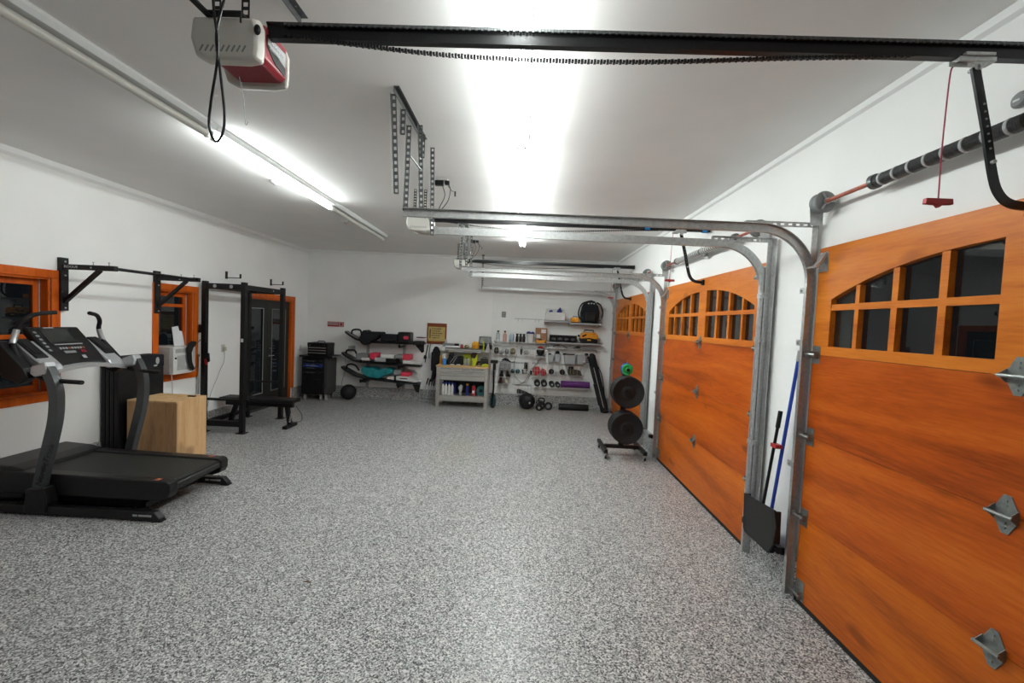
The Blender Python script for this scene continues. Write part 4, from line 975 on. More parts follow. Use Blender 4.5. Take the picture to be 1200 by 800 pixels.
# ---------------------------------------------------------------- three boards on a wall rack
r = thing('board_rack', (-3.2, YB-.03, .35), 'grey wall rack with black arms holding three long boards', 'board rack')
for u in (430.6, 473.0):
    x = {430.6: (-3.470, 9.500, 0.807)[0], 473.0: (-2.647, 9.500, 0.748)[0]}[u]
    MB().box(x-.03, x+.03, YB-.03, YB, .262, 1.36).build('rack_upright', M_LGREY, r, bevel=.003)
    for z in (1.245, .800, .375):
        zz_ = z + (.06 if u < 450 else -.02)
        MB().box(x-.018, x+.018, 9.10, YB-.03, zz_-.02, zz_+.012).box(x-.018, x+.018, 9.10, 9.12, zz_-.02, zz_+.05).build('rack_arm', M_BLACK, r, bevel=.003)
def board(name_label, pts, th, w_, extra):
    """pts: centreline (x, z) of the board from its nose; extra(parent) adds what is on it"""
    P = spline([(a, 9.30, b_) for a, b_ in pts], 6)
    r = thing('wakeboard', (P[0].x, 9.30, min(p.z for p in P)), name_label, 'board', 'boards on the wall rack')
    b = MB(); n = len(P); rings = []
    for i, p in enumerate(P):
        t = i/(n-1); w2 = w_*(.35 + .65*min(1, math.sin(PI*min(1, t*1.6+.06))**.6 if t < .3 else 1)) if t < .3 else w_*(1 - .35*max(0, (t-.8)/.2))
        rings.append([b.bm.verts.new((p.x, 9.30+s_*w2, p.z+o_)) for s_, o_ in ((-1, 0), (-.9, th), (.9, th), (1, 0), (.85, -th*.5), (-.85, -th*.5))])
    for i in range(n-1):
        for j in range(6): b.bm.faces.new((rings[i][j], rings[i][(j+1) % 6], rings[i+1][(j+1) % 6], rings[i+1][j]))
    b.bm.faces.new(rings[0]); b.bm.faces.new(rings[-1])
    b.build('deck', M_RAIL, r, smooth=True)
    extra(r); return r
def loop_handle(r, a, c, h):
    x0, z0_ = a; x1, z1_ = c
    MB().tube(spline([(x0, 9.20, z0_), (x0+.02, 9.19, z0_+h*.75), (x0+.10, 9.19, z0_+h), (x0+.20, 9.19, z0_+h*.78), (x1, 9.20, z1_)], 6), .020, 8).build('nose_handle', M_RAIL, r, smooth=True)
def pad(r, bb, y0_=9.13, m=None, name='foot_pad', bv=.02):
    xc, zb, w_, h = bb
    return MB().box(xc-w_/2, xc+w_/2, y0_, y0_+.30, zb, zb+h).build(name, m or M_PINK, r, bevel=bv)
def fin(r, pts, m, name='fin'): return MB().prism(pts, 'y', 9.285, 9.305).build(name, m, r, bevel=.002)
XZ = lambda p: (p[0], p[2])
def e1(r):
    loop_handle(r, XZ((-3.728, 9.200, 1.457)), XZ((-3.501, 9.200, 1.393)), .10)
    cv = MB(); pts = [XZ(p) for p in ((-3.551, 9.140, 1.337), (-3.464, 9.140, 1.544), (-3.427, 9.140, 1.555), (-3.370, 9.140, 1.521), (-3.072, 9.140, 1.525), (-3.052, 9.140, 1.489), (-3.216, 9.140, 1.352), (-3.417, 9.140, 1.223), (-3.474, 9.140, 1.248))]
    cv.prism(pts, 'y', 9.12, 9.46); cv.build('fabric_cover', M_FABRIC, r, bevel=.02)
    pad(r, (-2.898, 1.329, 0.354, 0.157), m=M_FABRIC, name='fabric_wrap')
    pad(r, (-2.564, 1.316, 0.278, 0.231), m=M_TPLAST, name='binding', bv=.03)
    pad(r, (-2.516, 1.388, 0.111, 0.074), y0_=9.112, m=M_PINK, name='foot_pad')
    MB().box((-2.220, 9.160, 1.433)[0]-.09, (-2.220, 9.160, 1.433)[0]+.09, 9.2, 9.4, (-2.230, 9.200, 1.431)[2], (-2.230, 9.200, 1.431)[2]+.02).build('red_stripe', M_MAROON, r)
    fin(r, [XZ(p) for p in ((-2.401, 9.300, 1.326), (-2.157, 9.300, 1.356), (-2.149, 9.300, 1.131), (-2.195, 9.300, 1.101), (-2.284, 9.300, 1.200))], M_RAIL)
    pad(r, (-2.266, 1.279, 0.206, 0.084), m=M_TPLAST, name='tail_mount')
board('black covered board on the top arms of the wall rack', [XZ(p) for p in ((-3.884, 9.300, 1.485), (-3.729, 9.300, 1.398), (-3.575, 9.300, 1.330), (-3.271, 9.300, 1.291), (-2.740, 9.300, 1.292), (-2.137, 9.300, 1.308))], .03, .15, e1)
def e2(r):
    loop_handle(r, XZ((-3.839, 9.200, 1.023)), XZ((-3.563, 9.200, 0.924)), .085)
    pad(r, (-3.790, 1.063, 0.047, 0.121), y0_=9.25, m=M_LGREY, name='nose_clamp', bv=.008)
    pad(r, (-3.470, 0.900, 0.264, 0.140), m=M_GREYP, name='binding')
    pad(r, (-3.381, 0.897, 0.177, 0.059), y0_=9.12, m=M_WHITE, name='white_panel', bv=.006)
    pad(r, (-3.223, 0.927, 0.162, 0.138), y0_=9.14)
    pad(r, (-2.954, 0.884, 0.446, 0.089), y0_=9.115, m=M_LGREY, name='grey_panel', bv=.008)
    pad(r, (-2.821, 0.873, 0.223, 0.092), y0_=9.108, m=M_RAIL, name='black_panel', bv=.006)
    pad(r, (-2.914, 0.972, 0.298, 0.078), m=M_WHITE, name='white_panel', bv=.012)
    pad(r, (-2.658, 0.967, 0.186, 0.084), m=M_GREYP, name='binding')
    pad(r, (-2.509, 0.941, 0.176, 0.120), y0_=9.14)
    MB().prism([XZ(p) for p in ((-2.564, 9.120, 0.939), (-2.416, 9.120, 0.939), (-2.191, 9.120, 0.883), (-2.209, 9.120, 0.863), (-2.562, 9.120, 0.866))], 'y', 9.115, 9.45).build('white_tail', M_WHITE, r, bevel=.006)
    fin(r, [XZ(p) for p in ((-2.554, 9.300, 0.811), (-2.203, 9.300, 0.790), (-2.187, 9.300, 0.602), (-2.224, 9.300, 0.572), (-2.314, 9.300, 0.709), (-2.495, 9.300, 0.748))], M_WHITE)
board('black and white board with two pink pads on the middle arms', [XZ(p) for p in ((-3.947, 9.300, 1.019), (-3.792, 9.300, 0.933), (-3.600, 9.300, 0.861), (-3.219, 9.300, 0.837), (-2.687, 9.300, 0.824), (-2.195, 9.300, 0.809))], .028, .15, e2)
def e3(r):
    loop_handle(r, XZ((-3.820, 9.200, 0.687)), XZ((-3.536, 9.200, 0.663)), .11)
    MB().prism([XZ(p) for p in ((-3.476, 9.140, 0.672), (-3.441, 9.140, 0.758), (-3.347, 9.140, 0.734), (-3.216, 9.140, 0.740), (-3.102, 9.140, 0.690), (-2.936, 9.140, 0.753), (-2.805, 9.140, 0.722), (-2.765, 9.140, 0.650), (-2.968, 9.140, 0.584), (-3.078, 9.140, 0.514), (-3.303, 9.140, 0.531), (-3.418, 9.140, 0.600))], 'y', 9.12, 9.46).build('teal_cover', M_TEAL, r, bevel=.02)
    pad(r, (-2.690, 0.609, 0.150, 0.112), m=M_GREYP, name='binding')
    pad(r, (-2.519, 0.583, 0.185, 0.089), y0_=9.14)
    MB().prism([XZ(p) for p in ((-2.868, 9.120, 0.564), (-2.739, 9.120, 0.588), (-2.478, 9.120, 0.588), (-2.215, 9.120, 0.489), (-2.288, 9.120, 0.474), (-2.587, 9.120, 0.494), (-2.904, 9.120, 0.519))], 'y', 9.115, 9.45).build('white_tail', M_WHITE, r, bevel=.006)
    pad(r, (-2.717, 0.481, 0.046, 0.120), y0_=9.105, m=M_RAIL, name='strap', bv=.003)
    MB().box((-2.530, 9.110, 0.553)[0]-.08, (-2.530, 9.110, 0.553)[0]+.08, 9.110, 9.114, (-2.529, 9.110, 0.535)[2], (-2.529, 9.110, 0.535)[2]+.018).build('logo_mark', M_RAIL, r)
    pad(r, (-3.418, 0.415, 0.113, 0.066), m=M_RAIL, name='runner_block'); pad(r, (-2.635, 0.368, 0.132, 0.084), m=M_RAIL, name='runner_block')
    fin(r, [XZ(p) for p in ((-2.390, 9.300, 0.422), (-2.200, 9.300, 0.431), (-2.231, 9.300, 0.221), (-2.298, 9.300, 0.237))], M_TPLAST)
board('board with teal cover and white tail on the bottom arms', [XZ(p) for p in ((-3.948, 9.300, 0.708), (-3.784, 9.300, 0.621), (-3.591, 9.300, 0.535), (-3.208, 9.300, 0.478), (-2.732, 9.300, 0.443), (-2.219, 9.300, 0.420))], .028, .15, e3)
tag(MB().tube(spline([(-3.907, 9.300, 0.937), (-3.884, 9.300, 0.787), (-3.919, 9.350, 0.590), (-4.001, 9.420, 0.386), (-4.029, 9.450, 0.245)], 6), .005, 6).build('hanging_leash', M_GREYP, smooth=True), 'thin grey leash hanging from the boards down to the ball', 'cord')
r = thing('medicine_ball', (-3.83, 9.28, 0), 'black rubber ball on the floor beside the tool cabinet', 'ball')
bb = (-3.790, 0.031, 0.361, 0.340)
MB().ball((bb[0], 9.27, .168), .168, seg=28).build('ball', M_RUBBER, r, smooth=True)
MB().lathe([(.1685, -.002), (.1692, 0), (.1685, .002)], (bb[0], 9.27, .168), 'y', 40).build('seam', M_TPLAST, r)

# ---------------------------------------------------------------- ski poles and a jacket in the corner of the bench
r = thing('hanging_jacket', (-2.0, 9.35, .7), 'black jacket hanging on the back wall left of the workbench', 'jacket')
MB().prism([XZ(p) for p in ((-1.962, 9.300, 1.177), (-1.918, 9.300, 1.264), (-1.861, 9.300, 1.238), (-1.811, 9.300, 1.147), (-1.821, 9.300, 0.921), (-1.851, 9.300, 0.693), (-1.910, 9.300, 0.520), (-1.993, 9.300, 0.460), (-1.964, 9.300, 0.688), (-1.994, 9.300, 0.913))], 'y', 9.30, 9.42).build('body', M_FABRIC, r, bevel=.02)
MB().prism([XZ(p) for p in ((-1.976, 9.280, 1.140), (-1.919, 9.280, 1.143), (-1.933, 9.280, 0.729), (-1.980, 9.280, 0.727))], 'y', 9.24, 9.30).build('sleeve', M_FABRIC, r, bevel=.015)
MB().tube([(-2.0, YB, 1.33), (-2.0, 9.40, 1.30), (-2.0, 9.38, 1.33)], .008, 6).build('hook', M_CHROME, r)
for i, (a, c, l) in enumerate((((-2.116, 9.420, 1.277), (-2.168, 9.420, 0.874), 'short black strap hanging right of the top board'), ((-2.059, 9.420, 1.299), (-2.086, 9.420, 0.974), 'thin grey strap hanging next to the jacket'))):
    t = MB().tube([(a[0], 9.515, a[2]), ((a[0]+c[0])/2-.01, 9.515, (a[2]+c[2])/2), (c[0], 9.515, c[2])], .012, 6); 
    if i == 0: t.ball((c[0], 9.50, c[2]+.12), .035, .03, .05, 10)
    tag(t.build('hanging_strap', M_RAIL if i == 0 else M_GREYP, smooth=True), l, 'strap')
for i, (a, c) in enumerate((((501.5, 442), (493, 474)), ((504, 444), (497.5, 474.5)), ((508, 443), (501, 475)), ((509, 445), (506, 476)))):
    pp = [((-2.065, 9.400, 0.519), (-2.157, 9.220, 0.012)), ((-2.017, 9.400, 0.502), (-2.072, 9.220, -0.003)), ((-1.960, 9.400, 0.505), (-2.002, 9.200, 0.004)), ((-1.925, 9.420, 0.484), (-1.937, 9.250, -0.021))][i]
    p0, p1 = Vector(pp[0]), Vector(pp[1]); p1.z = .03; p1.x -= 0
    r = thing('ski_pole', tuple(p1), ['silver ski pole leaning left of the workbench, leftmost of four', 'silver ski pole leaning left of the workbench, second from the left', 'silver ski pole leaning left of the workbench, third from the left', 'silver ski pole leaning closest to the workbench leg'][i], 'ski pole', 'ski poles beside the workbench')
    MB().tube([p1, p0], .008, 8).build('shaft', M_LGREY, r, smooth=True)
    d = (p0-p1).normalized()
    MB().tube([p0-d*.12, p0+d*.02], .015, 8).build('grip', M_RAIL, r, smooth=True)
    MB().lathe([(.012, 0), (.035, .004), (.012, .010)], tuple(p1+d*.08), 'z', 14).build('basket', M_RAIL, r)

# ---------------------------------------------------------------- workbench
r = thing('workbench', (-1.24, 9.25, 0), 'stainless steel workbench with wooden top, drawers and back panel', 'workbench')
bx0, bx1, by0, by1 = -1.80, -.695, 8.985, 9.46
for x in (bx0, bx1-.075):
    for y in (by0, by1-.06): MB().box(x, x+.075, y, y+.06, 0, .85).build('leg', M_STEEL, r, bevel=.004)
MB().box(bx0-.01, bx1+.01, by0-.015, by1, .85, .885).build('worktop', M_MAPLE, r, bevel=.003)
MB().box(bx0+.075, bx1-.075, by0+.012, by1-.02, .57, .85).build('drawer_case', M_GREYP, r)
for (a, c, z0_, z1_) in ((bx0+.08, -1.255, .765, .845), (-1.245, bx1-.08, .765, .845), (bx0+.08, bx1-.08, .675, .755), (bx0+.08, bx1-.08, .585, .665)):
    dr = MB().box(a, c, by0-.002, by0+.012, z0_, z1_).build('drawer', M_STEEL, r, bevel=.002)
    if z0_ > .6: MB().box(a+.02, c-.02, by0-.026, by0-.002, z1_-.028, z1_-.004).build('drawer_handle', M_CHROME, dr, bevel=.002)
MB().box(bx0+.075, bx1-.075, by0+.01, by1-.02, .235, .25).box(bx0+.075, bx1-.075, by0, by0+.01, .13, .25).build('lower_shelf', M_STEEL, r)
MB().box(bx0+.06, bx1-.06, by1-.018, by1-.01, .25, .57).build('rear_panel', M_RAIL, r)
# upper hutch
hx0, hx1 = bx0+.08, bx1+.02
for x in (hx0, hx1-.05): MB().box(x, x+.05, 9.39, 9.45, .886, 1.42).build('hutch_post', M_STEEL, r, bevel=.003)
MB().box(hx0+.05, hx1-.05, 9.43, 9.44, .886, 1.27).build('back_panel', M_STEEL, r)
MB().box(hx0-.01, hx1+.01, 9.17, 9.45, 1.235, 1.255).box(hx0-.01, hx1+.01, 9.17, 9.18, 1.20, 1.255).build('upper_shelf', M_STEEL, r, bevel=.002)
MB().box(hx0+.14, hx1-.22, 9.19, 9.25, 1.165, 1.195).build('lamp_bar', M_CHROME, r, bevel=.004)
MB().box(hx0-.03, hx0+.06, 9.14, 9.17, 1.19, 1.275).build('end_cap', M_WHITE, r, bevel=.004)

def item(name, label, cat, parts, group=None, loc=None):
    """parts: list of (part name, MB, material, bevel, smooth)"""
    if len(parts) == 1:
        n, mb, m, bv, sm = parts[0]; return tag(mb.build(name, m, bevel=bv, smooth=sm), label, cat, group)
    vs = [v.co for v in parts[0][1].bm.verts]
    lo = Vector((sum(v.x for v in vs)/len(vs), sum(v.y for v in vs)/len(vs), min(v.z for v in vs)))
    r = thing(name, tuple(lo), label, cat, group)
    for n, mb, m, bv, sm in parts: mb.build(n, m, r, bevel=bv, smooth=sm)
    return r
def bottle(x, y, z, rr, h, body, cap, label, name='bottle', group=None, cat='bottle', neck=.35):
    b = MB().lathe([(rr*.9, 0), (rr, .01), (rr, h*.62), (rr*.85, h*.70), (rr*neck, h*.80), (rr*neck, h*.88)], (x, y, z), 'z', 16)
    c = MB().lathe([(rr*neck*1.25, h*.86), (rr*neck*1.25, h), (rr*neck, h*1.005)], (x, y, z), 'z', 12)
    return item(name, label, cat, [('bottle_body', b, body, 0, True), ('cap', c, cap, 0, True)], group)
# on the upper shelf
S = 1.256
xc, zb, w_, h = -1.618, 1.482, 0.245, 0.085
item('storage_tray', 'flat grey tray on the upper shelf behind the white towel', 'tray', [('tray', MB().box(xc-w_/2, xc+w_/2, 9.33, 9.42, S, S+.075), M_GREYP, .006, False), ('rim', MB().box(xc-w_/2-.006, xc+w_/2+.006, 9.325, 9.425, S+.076, S+.084), M_LGREY, .002, False)])
xc, zb, w_, h = -1.523, 1.417, 0.333, 0.083
tag(MB().box(xc-w_/2, xc+w_/2, 9.19, 9.31, S, S+.018).box(xc-w_/2+.01, xc+w_/2-.02, 9.195, 9.305, S+.018, S+.036).build('folded_towel', M_PAPER, bevel=.008), 'folded white towel at the front of the upper shelf', 'towel')
xc, zb, w_, h = -1.447, 1.480, 0.094, 0.066
tag(MB().box(xc-.055, xc+.055, 9.33, 9.42, S, S+.085).build('small_case', M_RAIL, bevel=.02), 'small black case behind the white towel', 'case')
xc, zb, w_, h = -1.319, 1.434, 0.093, 0.092
item('metal_tin', 'small red tin on the upper shelf left of the cap', 'can', [('tin', MB().lathe([(.032, 0), (.034, .005), (.034, .06), (.030, .065)], (xc, 9.25, S), 'z', 16), M_RED, 0, True), ('lid', MB().lathe([(.030, .066), (.030, .076)], (xc, 9.25, S), 'z', 16), M_MAROON, 0, True)])
xc, zb, w_, h = -1.207, 1.439, 0.130, 0.111
item('baseball_cap', 'khaki baseball cap on the upper shelf beside the yellow hat', 'cap', [('crown', MB().ball((xc, 9.26, S+.03), .055, .06, .045, 16), M_KHAKI, 0, True), ('brim', MB().prism([(xc-.05, 9.21), (xc-.035, 9.185), (xc+.035, 9.185), (xc+.05, 9.21)], 'z', S+.001, S+.007), M_KHAKI, .002, False)])
xc, zb, w_, h = -1.022, 1.447, 0.167, 0.158
item('hard_hat', 'bright yellow hard hat on the upper shelf', 'hat', [('shell', MB().ball((xc, 9.27, S+.075), .085, .075, .080, 20), M_YEL, 0, True), ('rim', MB().lathe([(.088, 0), (.094, .006), (.088, .012)], (xc, 9.265, S+.0), 'z', 24), M_YEL, 0, True), ('front_badge', MB().box(xc-.02, xc+.02, 9.188, 9.195, S+.05, S+.09), M_AMBER, .003, False)])
xc, zb, w_, h = -0.821, 1.537, 0.263, 0.159
item('computer_monitor', 'small grey monitor standing on the right end of the upper shelf', 'monitor', [('bezel', MB().box(xc-w_/2, xc+w_/2, 9.34, 9.37, S+.105, S+.105+h), M_RAIL, .004, False), ('screen', MB().box(xc-w_/2+.014, xc+w_/2-.014, 9.337, 9.340, S+.119, S+.091+h), M_GREYP, 0, False), ('stand', MB().box(xc-.02, xc+.02, 9.35, 9.365, S+.01, S+.11).box(xc-.07, xc+.07, 9.31, 9.39, S, S+.012), M_RAIL, .002, False)])
xc, zb, w_, h = -0.869, 1.446, 0.129, 0.083
tag(MB().box(xc-w_/2, xc+w_/2, 9.19, 9.28, S, S+.075).build('small_box', M_RAIL, bevel=.01), 'small black box in front of the monitor, left one', 'box')
xc, zb, w_, h = -0.721, 1.443, 0.129, 0.111
tag(MB().box(xc-w_/2, xc+w_/2, 9.19, 9.29, S, S+.095).build('small_box', M_TPLAST, bevel=.014), 'small black box in front of the monitor, at the shelf end', 'box')
# hanging from the hutch
xc, zb, w_, h = -0.832, 1.220, 0.064, 0.202
tag(MB().box(xc-.012, xc+.014, 9.145, 9.16, zb, zb+h+.02).tube([(xc, 9.15, zb+h), (xc, 9.155, 1.24)], .004, 6).build('hanging_strap', M_LIME, bevel=.004), 'yellow-green strap hanging from the right end of the upper shelf', 'strap')
xc, zb, w_, h = -0.738, 1.169, 0.082, 0.221
tag(MB().prism([(xc-.035, zb+.10), (xc-.045, zb+.02), (xc-.02, zb), (xc+.03, zb+.005), (xc+.04, zb+.10), (xc+.02, zb+.20), (xc+.012, zb+.24), (xc-.01, zb+.24), (xc-.02, zb+.18)], 'y', 9.135, 9.16).build('work_glove', M_LGREY, bevel=.008), 'pale grey work glove hanging at the right of the hutch', 'glove')
# on the worktop
T = .886
xc, zb, w_, h = -1.658, 0.895, 0.110, 0.274
item('spray_bottle', 'blue spray bottle with white trigger at the left of the worktop', 'bottle', [('bottle_body', MB().lathe([(.040, 0), (.042, .01), (.040, .10), (.030, .14), (.014, .165), (.014, .18)], (xc, 9.08, T), 'z', 18), M_LBLUE, 0, True), ('collar', MB().lathe([(.030, .135), (.018, .17), (.018, .20)], (xc, 9.08, T), 'z', 14), M_WHITE, 0, True), ('trigger_head', MB().prism([(xc-.045, T+.20), (xc+.035, T+.20), (xc+.03, T+.245), (xc-.045, T+.24)], 'y', 9.068, 9.092).prism([(xc-.035, T+.20), (xc-.025, T+.20), (xc-.035, T+.15), (xc-.045, T+.155)], 'y', 9.072, 9.088), M_WHITE, .004, False)])
xc, zb, w_, h = -1.756, 0.989, 0.069, 0.102
bottle(xc, 9.22, T, .032, .19, M_AMBER, M_YEL, 'amber bottle behind the blue spray bottle')
xc, zb, w_, h = -1.615, 1.131, 0.112, 0.093
tag(MB().box(xc-.06, xc+.06, 9.30, 9.41, T, T+.10).build('cardboard_box', M_CARD, bevel=.004), 'brown cardboard box behind the black bag, lower of two', 'box')
tag(MB().box(xc-.055, xc+.06, 9.305, 9.41, T+.102, T+.235).build('cardboard_box', M_CREAM, bevel=.004), 'pale box behind the black bag, upper of two', 'box')
xc, zb, w_, h = -1.444, 0.882, 0.353, 0.362
item('tool_bag', 'big black tool bag with grey straps piled on the worktop', 'bag', [('bag_body', MB().prism([(xc-w_/2, T), (xc-w_/2+.01, T+.11), (xc-w_/2+.055, T+.19), (xc-w_/2+.12, T+.15), (xc+w_/2-.09, T+.20), (xc+w_/2-.01, T+.195), (xc+w_/2, T)], 'y', 9.12, 9.30), M_FABRIC, .025, False), ('grey_strap', MB().tube(spline([(xc-.09, 9.115, T+.05), (xc-.05, 9.11, T+.11), (xc+.0, 9.112, T+.175), (xc+.02, 9.15, T+.19)], 6), .006, 6).tube(spline([(xc-.03, 9.115, T+.05), (xc+.01, 9.11, T+.12), (xc+.05, 9.112, T+.175)], 6), .006, 6), M_LGREY, 0, True), ('flap', MB().ball((xc-w_/2+.085, 9.22, T+.20), .055, .05, .055, 14), M_FABRIC, 0, True)])
xc, zb, w_, h = -1.498, 0.887, 0.119, 0.055
for k, (dx, l) in enumerate(((0, 'white rag lying at the front edge of the worktop, left one'), (.135, 'white rag lying at the front edge of the worktop, right one'))):
    tag(MB().ball((xc+dx+.02, 9.035, T+.018), .055, .04, .018, 14, .06).build('rag', M_CREAM, smooth=True), l, 'rag')
xc, zb, w_, h = -1.211, 1.137, 0.188, 0.112
item('parts_case', 'yellow-green tool case standing behind the silver jars', 'case', [('case_body', MB().box(xc-w_/2, xc+w_/2, 9.33, 9.41, T, T+.235), M_LIME, .008, False), ('latch', MB().box(xc-.02, xc+.02, 9.322, 9.33, T+.12, T+.15), M_TPLAST, .002, False)])
for k, u in enumerate((0, .06)):
    xc, zb, w_, h = -1.215, 1.018, 0.055, 0.129
    bottle(xc+u, 9.17+.02*k, T, .026, .15, M_LGREY, M_STEEL, ['silver jar beside the tool bag, left one', 'silver jar beside the leaf blower, right one'][k], name='jar', cat='jar', neck=.8)
xc, zb, w_, h = -1.004, 0.907, 0.192, 0.292
item('leaf_blower', 'lime and black cordless blower standing on the worktop', 'power tool', [('body', MB().prism([(xc-.075, T+.14), (xc-.06, T+.17), (xc+.01, T+.165), (xc+.045, T+.26), (xc+.058, T+.26), (xc+.06, T+.13), (xc+.035, T+.06), (xc+.02, T+.005), (xc-.05, T+.005), (xc-.045, T+.11)], 'y', 9.04, 9.13), M_LIME, .012, False), ('grip', MB().tube(spline([(xc-.02, 9.085, T+.16), (xc+.0, 9.085, T+.215), (xc+.05, 9.085, T+.24)], 6), .012, 8), M_TPLAST, 0, True), ('nozzle', MB().tube(spline([(xc+.05, 9.085, T+.03), (xc+.075, 9.085, T+.09), (xc+.13, 9.085, T+.10)], 6), .022, 10), M_RAIL, 0, True)])
xc, zb, w_, h = -1.041, 1.088, 0.112, 0.150
b = MB()
for k in range(4): b.lathe([(.062, 0), (.068, .008), (.062, .016), (.050, .008)], (xc, 9.29+.016*k, T+.225), 'y', 20)
tag(b.build('hose_coil', M_BROWN, smooth=True), 'brown hose coil hanging behind the blower', 'hose')
tag(MB().tube([(xc, 9.29, T+.28), (xc, 9.43, T+.30)], .006, 6).build('wall_peg', M_CHROME), 'chrome peg carrying the brown hose coil', 'peg')
xc, zb, w_, h = -0.786, 0.917, 0.219, 0.137
item('belt_sander', 'black and lime power sander at the right end of the worktop', 'power tool', [('body', MB().prism([(xc-.075, T+.001), (xc+.075, T+.001), (xc+.07, T+.05), (xc+.02, T+.075), (xc-.06, T+.045)], 'y', 9.03, 9.12), M_LIME, .01, False), ('motor', MB().ball((xc+.01, 9.08, T+.075), .05, .04, .032, 14), M_TPLAST, 0, True), ('handle', MB().tube(spline([(xc-.06, 9.075, T+.05), (xc-.04, 9.075, T+.11), (xc+.04, 9.075, T+.115), (xc+.07, 9.075, T+.06)], 6), .011, 8), M_RAIL, 0, True)])
xc, zb, w_, h = -0.823, 1.033, 0.169, 0.121
item('tool_case', 'small dark tool case at the back right of the worktop', 'tool case', [('case_body', MB().box(xc-w_/2, xc+w_/2, 9.28, 9.40, T, T+.15), M_OLIVE, .012, False), ('carry_handle', MB().tube([(xc-.04, 9.34, T+.15), (xc-.03, 9.34, T+.18), (xc+.03, 9.34, T+.18), (xc+.04, 9.34, T+.15)], .008, 8), M_RAIL, 0, True)])
# on the lower shelf
Ls = .251
for k in range(4):
    xx = {0: (-1.658, 9.060, 0.288)[0], 1: (-1.597, 9.060, 0.291)[0], 2: (-1.529, 9.060, 0.294)[0], 3: (-1.463, 9.060, 0.297)[0]}[k]
    bottle(xx, 9.07, Ls, .031, .27, M_WHITE, M_BLUE, ['white bottle with blue cap on the lower bench shelf, leftmost of four', 'white bottle with blue cap on the lower shelf, second from the left', 'white bottle with blue cap on the lower shelf, third from the left', 'white bottle with blue cap on the lower shelf, nearest the grey tool'][k], group='white bottles on the lower shelf', neck=.5)
xc, zb, w_, h = -1.290, 0.225, 0.129, 0.240
item('hand_drill', 'grey and black hand tool on the lower bench shelf', 'power tool', [('body', MB().prism([(xc-.05, Ls+.15), (xc+.0, Ls+.225), (xc+.05, Ls+.20), (xc+.045, Ls+.12), (xc+.02, Ls+.05), (xc+.03, Ls+.002), (xc-.03, Ls+.002), (xc-.02, Ls+.09)], 'y', 9.08, 9.13), M_LGREY, .012, False), ('chuck', MB().lathe([(.014, 0), (.022, .03)], (xc-.075, 9.105, Ls+.17), 'x', 12), M_RAIL, 0, True)])
xc, zb, w_, h = -1.144, 0.362, 0.092, 0.101
bottle(xc, 9.12, Ls, .033, .25, M_NAVY, M_YEL, 'dark blue can with yellow top on the lower shelf', name='spray_can', cat='can', neck=.7)
xc, zb, w_, h = -1.005, 0.295, 0.110, 0.184
item('fuel_bottle', 'red bottle on the lower shelf in front of the dark bin', 'bottle', [('bottle_body', MB().box(xc-.036, xc+.036, 9.08, 9.13, Ls, Ls+.21), M_RED, .012, False), ('label', MB().box(xc-.025, xc+.025, 9.078, 9.0798, Ls+.05, Ls+.11), M_PAPER, 0, False), ('cap', MB().lathe([(.016, 0), (.016, .03)], (xc, 9.105, Ls+.21), 'z', 12), M_RAIL, 0, True)])
xc, zb, w_, h = -1.434, 0.276, 0.093, 0.149
tag(MB().box(xc-.035, xc+.03, 9.20, 9.30, Ls, Ls+.24).build('storage_box', M_NAVY, bevel=.006), 'dark blue box behind the last white bottle on the lower shelf', 'box')
xc, zb, w_, h = -0.833, 0.202, 0.166, 0.278
item('hose_reel', 'dark teal hose reel at the right end of the lower shelf', 'hose reel', [('reel_disc', MB().lathe([(.02, -.05), (.105, -.05), (.105, -.04), (.06, -.035), (.06, .035), (.105, .04), (.105, .05), (.02, .05)], (xc-.015, 9.16, Ls+.107), 'y', 26), M_DTEAL, 0, True), ('hub', MB().lathe([(.035, -.052), (.030, -.062)], (xc-.015, 9.16, Ls+.107), 'y', 18), M_TPLAST, 0, True)])
xc, zb, w_, h = -0.588, 0.121, 0.149, 0.281
item('duffel_bag', 'dark teal bag on the floor right of the workbench', 'bag', [('bag_body', MB().prism([(xc-.05, .0), (xc-.06, .18), (xc-.02, .27), (xc+.03, .25), (xc+.06, .10), (xc+.05, .0)], 'y', 9.22, 9.42), M_DTEAL, .02, False), ('strap', MB().tube(spline([(xc-.04, 9.24, .20), (xc-.01, 9.20, .31), (xc+.03, 9.24, .24)], 6), .007, 6), M_TPLAST, 0, True)])

# ---------------------------------------------------------------- slatwall
SW0, SW1 = -.690, 1.705
r = thing('slatwall', ((SW0+SW1)/2, YB-.03, .29), 'white slatted storage wall panel on the right half of the back wall', 'slatwall')
b = MB(); n = 20; z0_, z1_ = .285, 2.53; st = (z1_-z0_)/n
b.box(SW0, SW1, YB-.008, YB, z0_, z1_)
for k in range(n): b.box(SW0, SW1, YB-.026, YB-.008, z0_+k*st+.009, z0_+(k+1)*st-.009)
b.build('panel', M_SLAT, r)
MB().box(SW0-.012, SW0, YB-.03, YB, z0_, z1_).build('edge_strip', M_TRIMW, r); MB().box(SW1, SW1+.012, YB-.03, YB, z0_, z1_).build('edge_strip', M_TRIMW, r)
YW = YB-.026
def wires(b, x0, x1, y0, y1, z0, z1, nx, front=True, rw=.0028, nz=2):
    """an open wire basket"""
    def t(a, c): b.tube([a, c], rw, 5)
    for z in [z0 + (z1-z0)*k/nz for k in range(nz+1)]:
        t((x0, y0, z), (x1, y0, z)); t((x0, y0, z), (x0, y1, z)); t((x1, y0, z), (x1, y1, z))
    for k in range(nx+1):
        x = x0+(x1-x0)*k/nx; t((x, y0, z0), (x, y0, z1)); t((x, y0, z0), (x, y1, z0))
    t((x0, y1, z1), (x1, y1, z1)); t((x0, y1, z0), (x1, y1, z0))
    return b
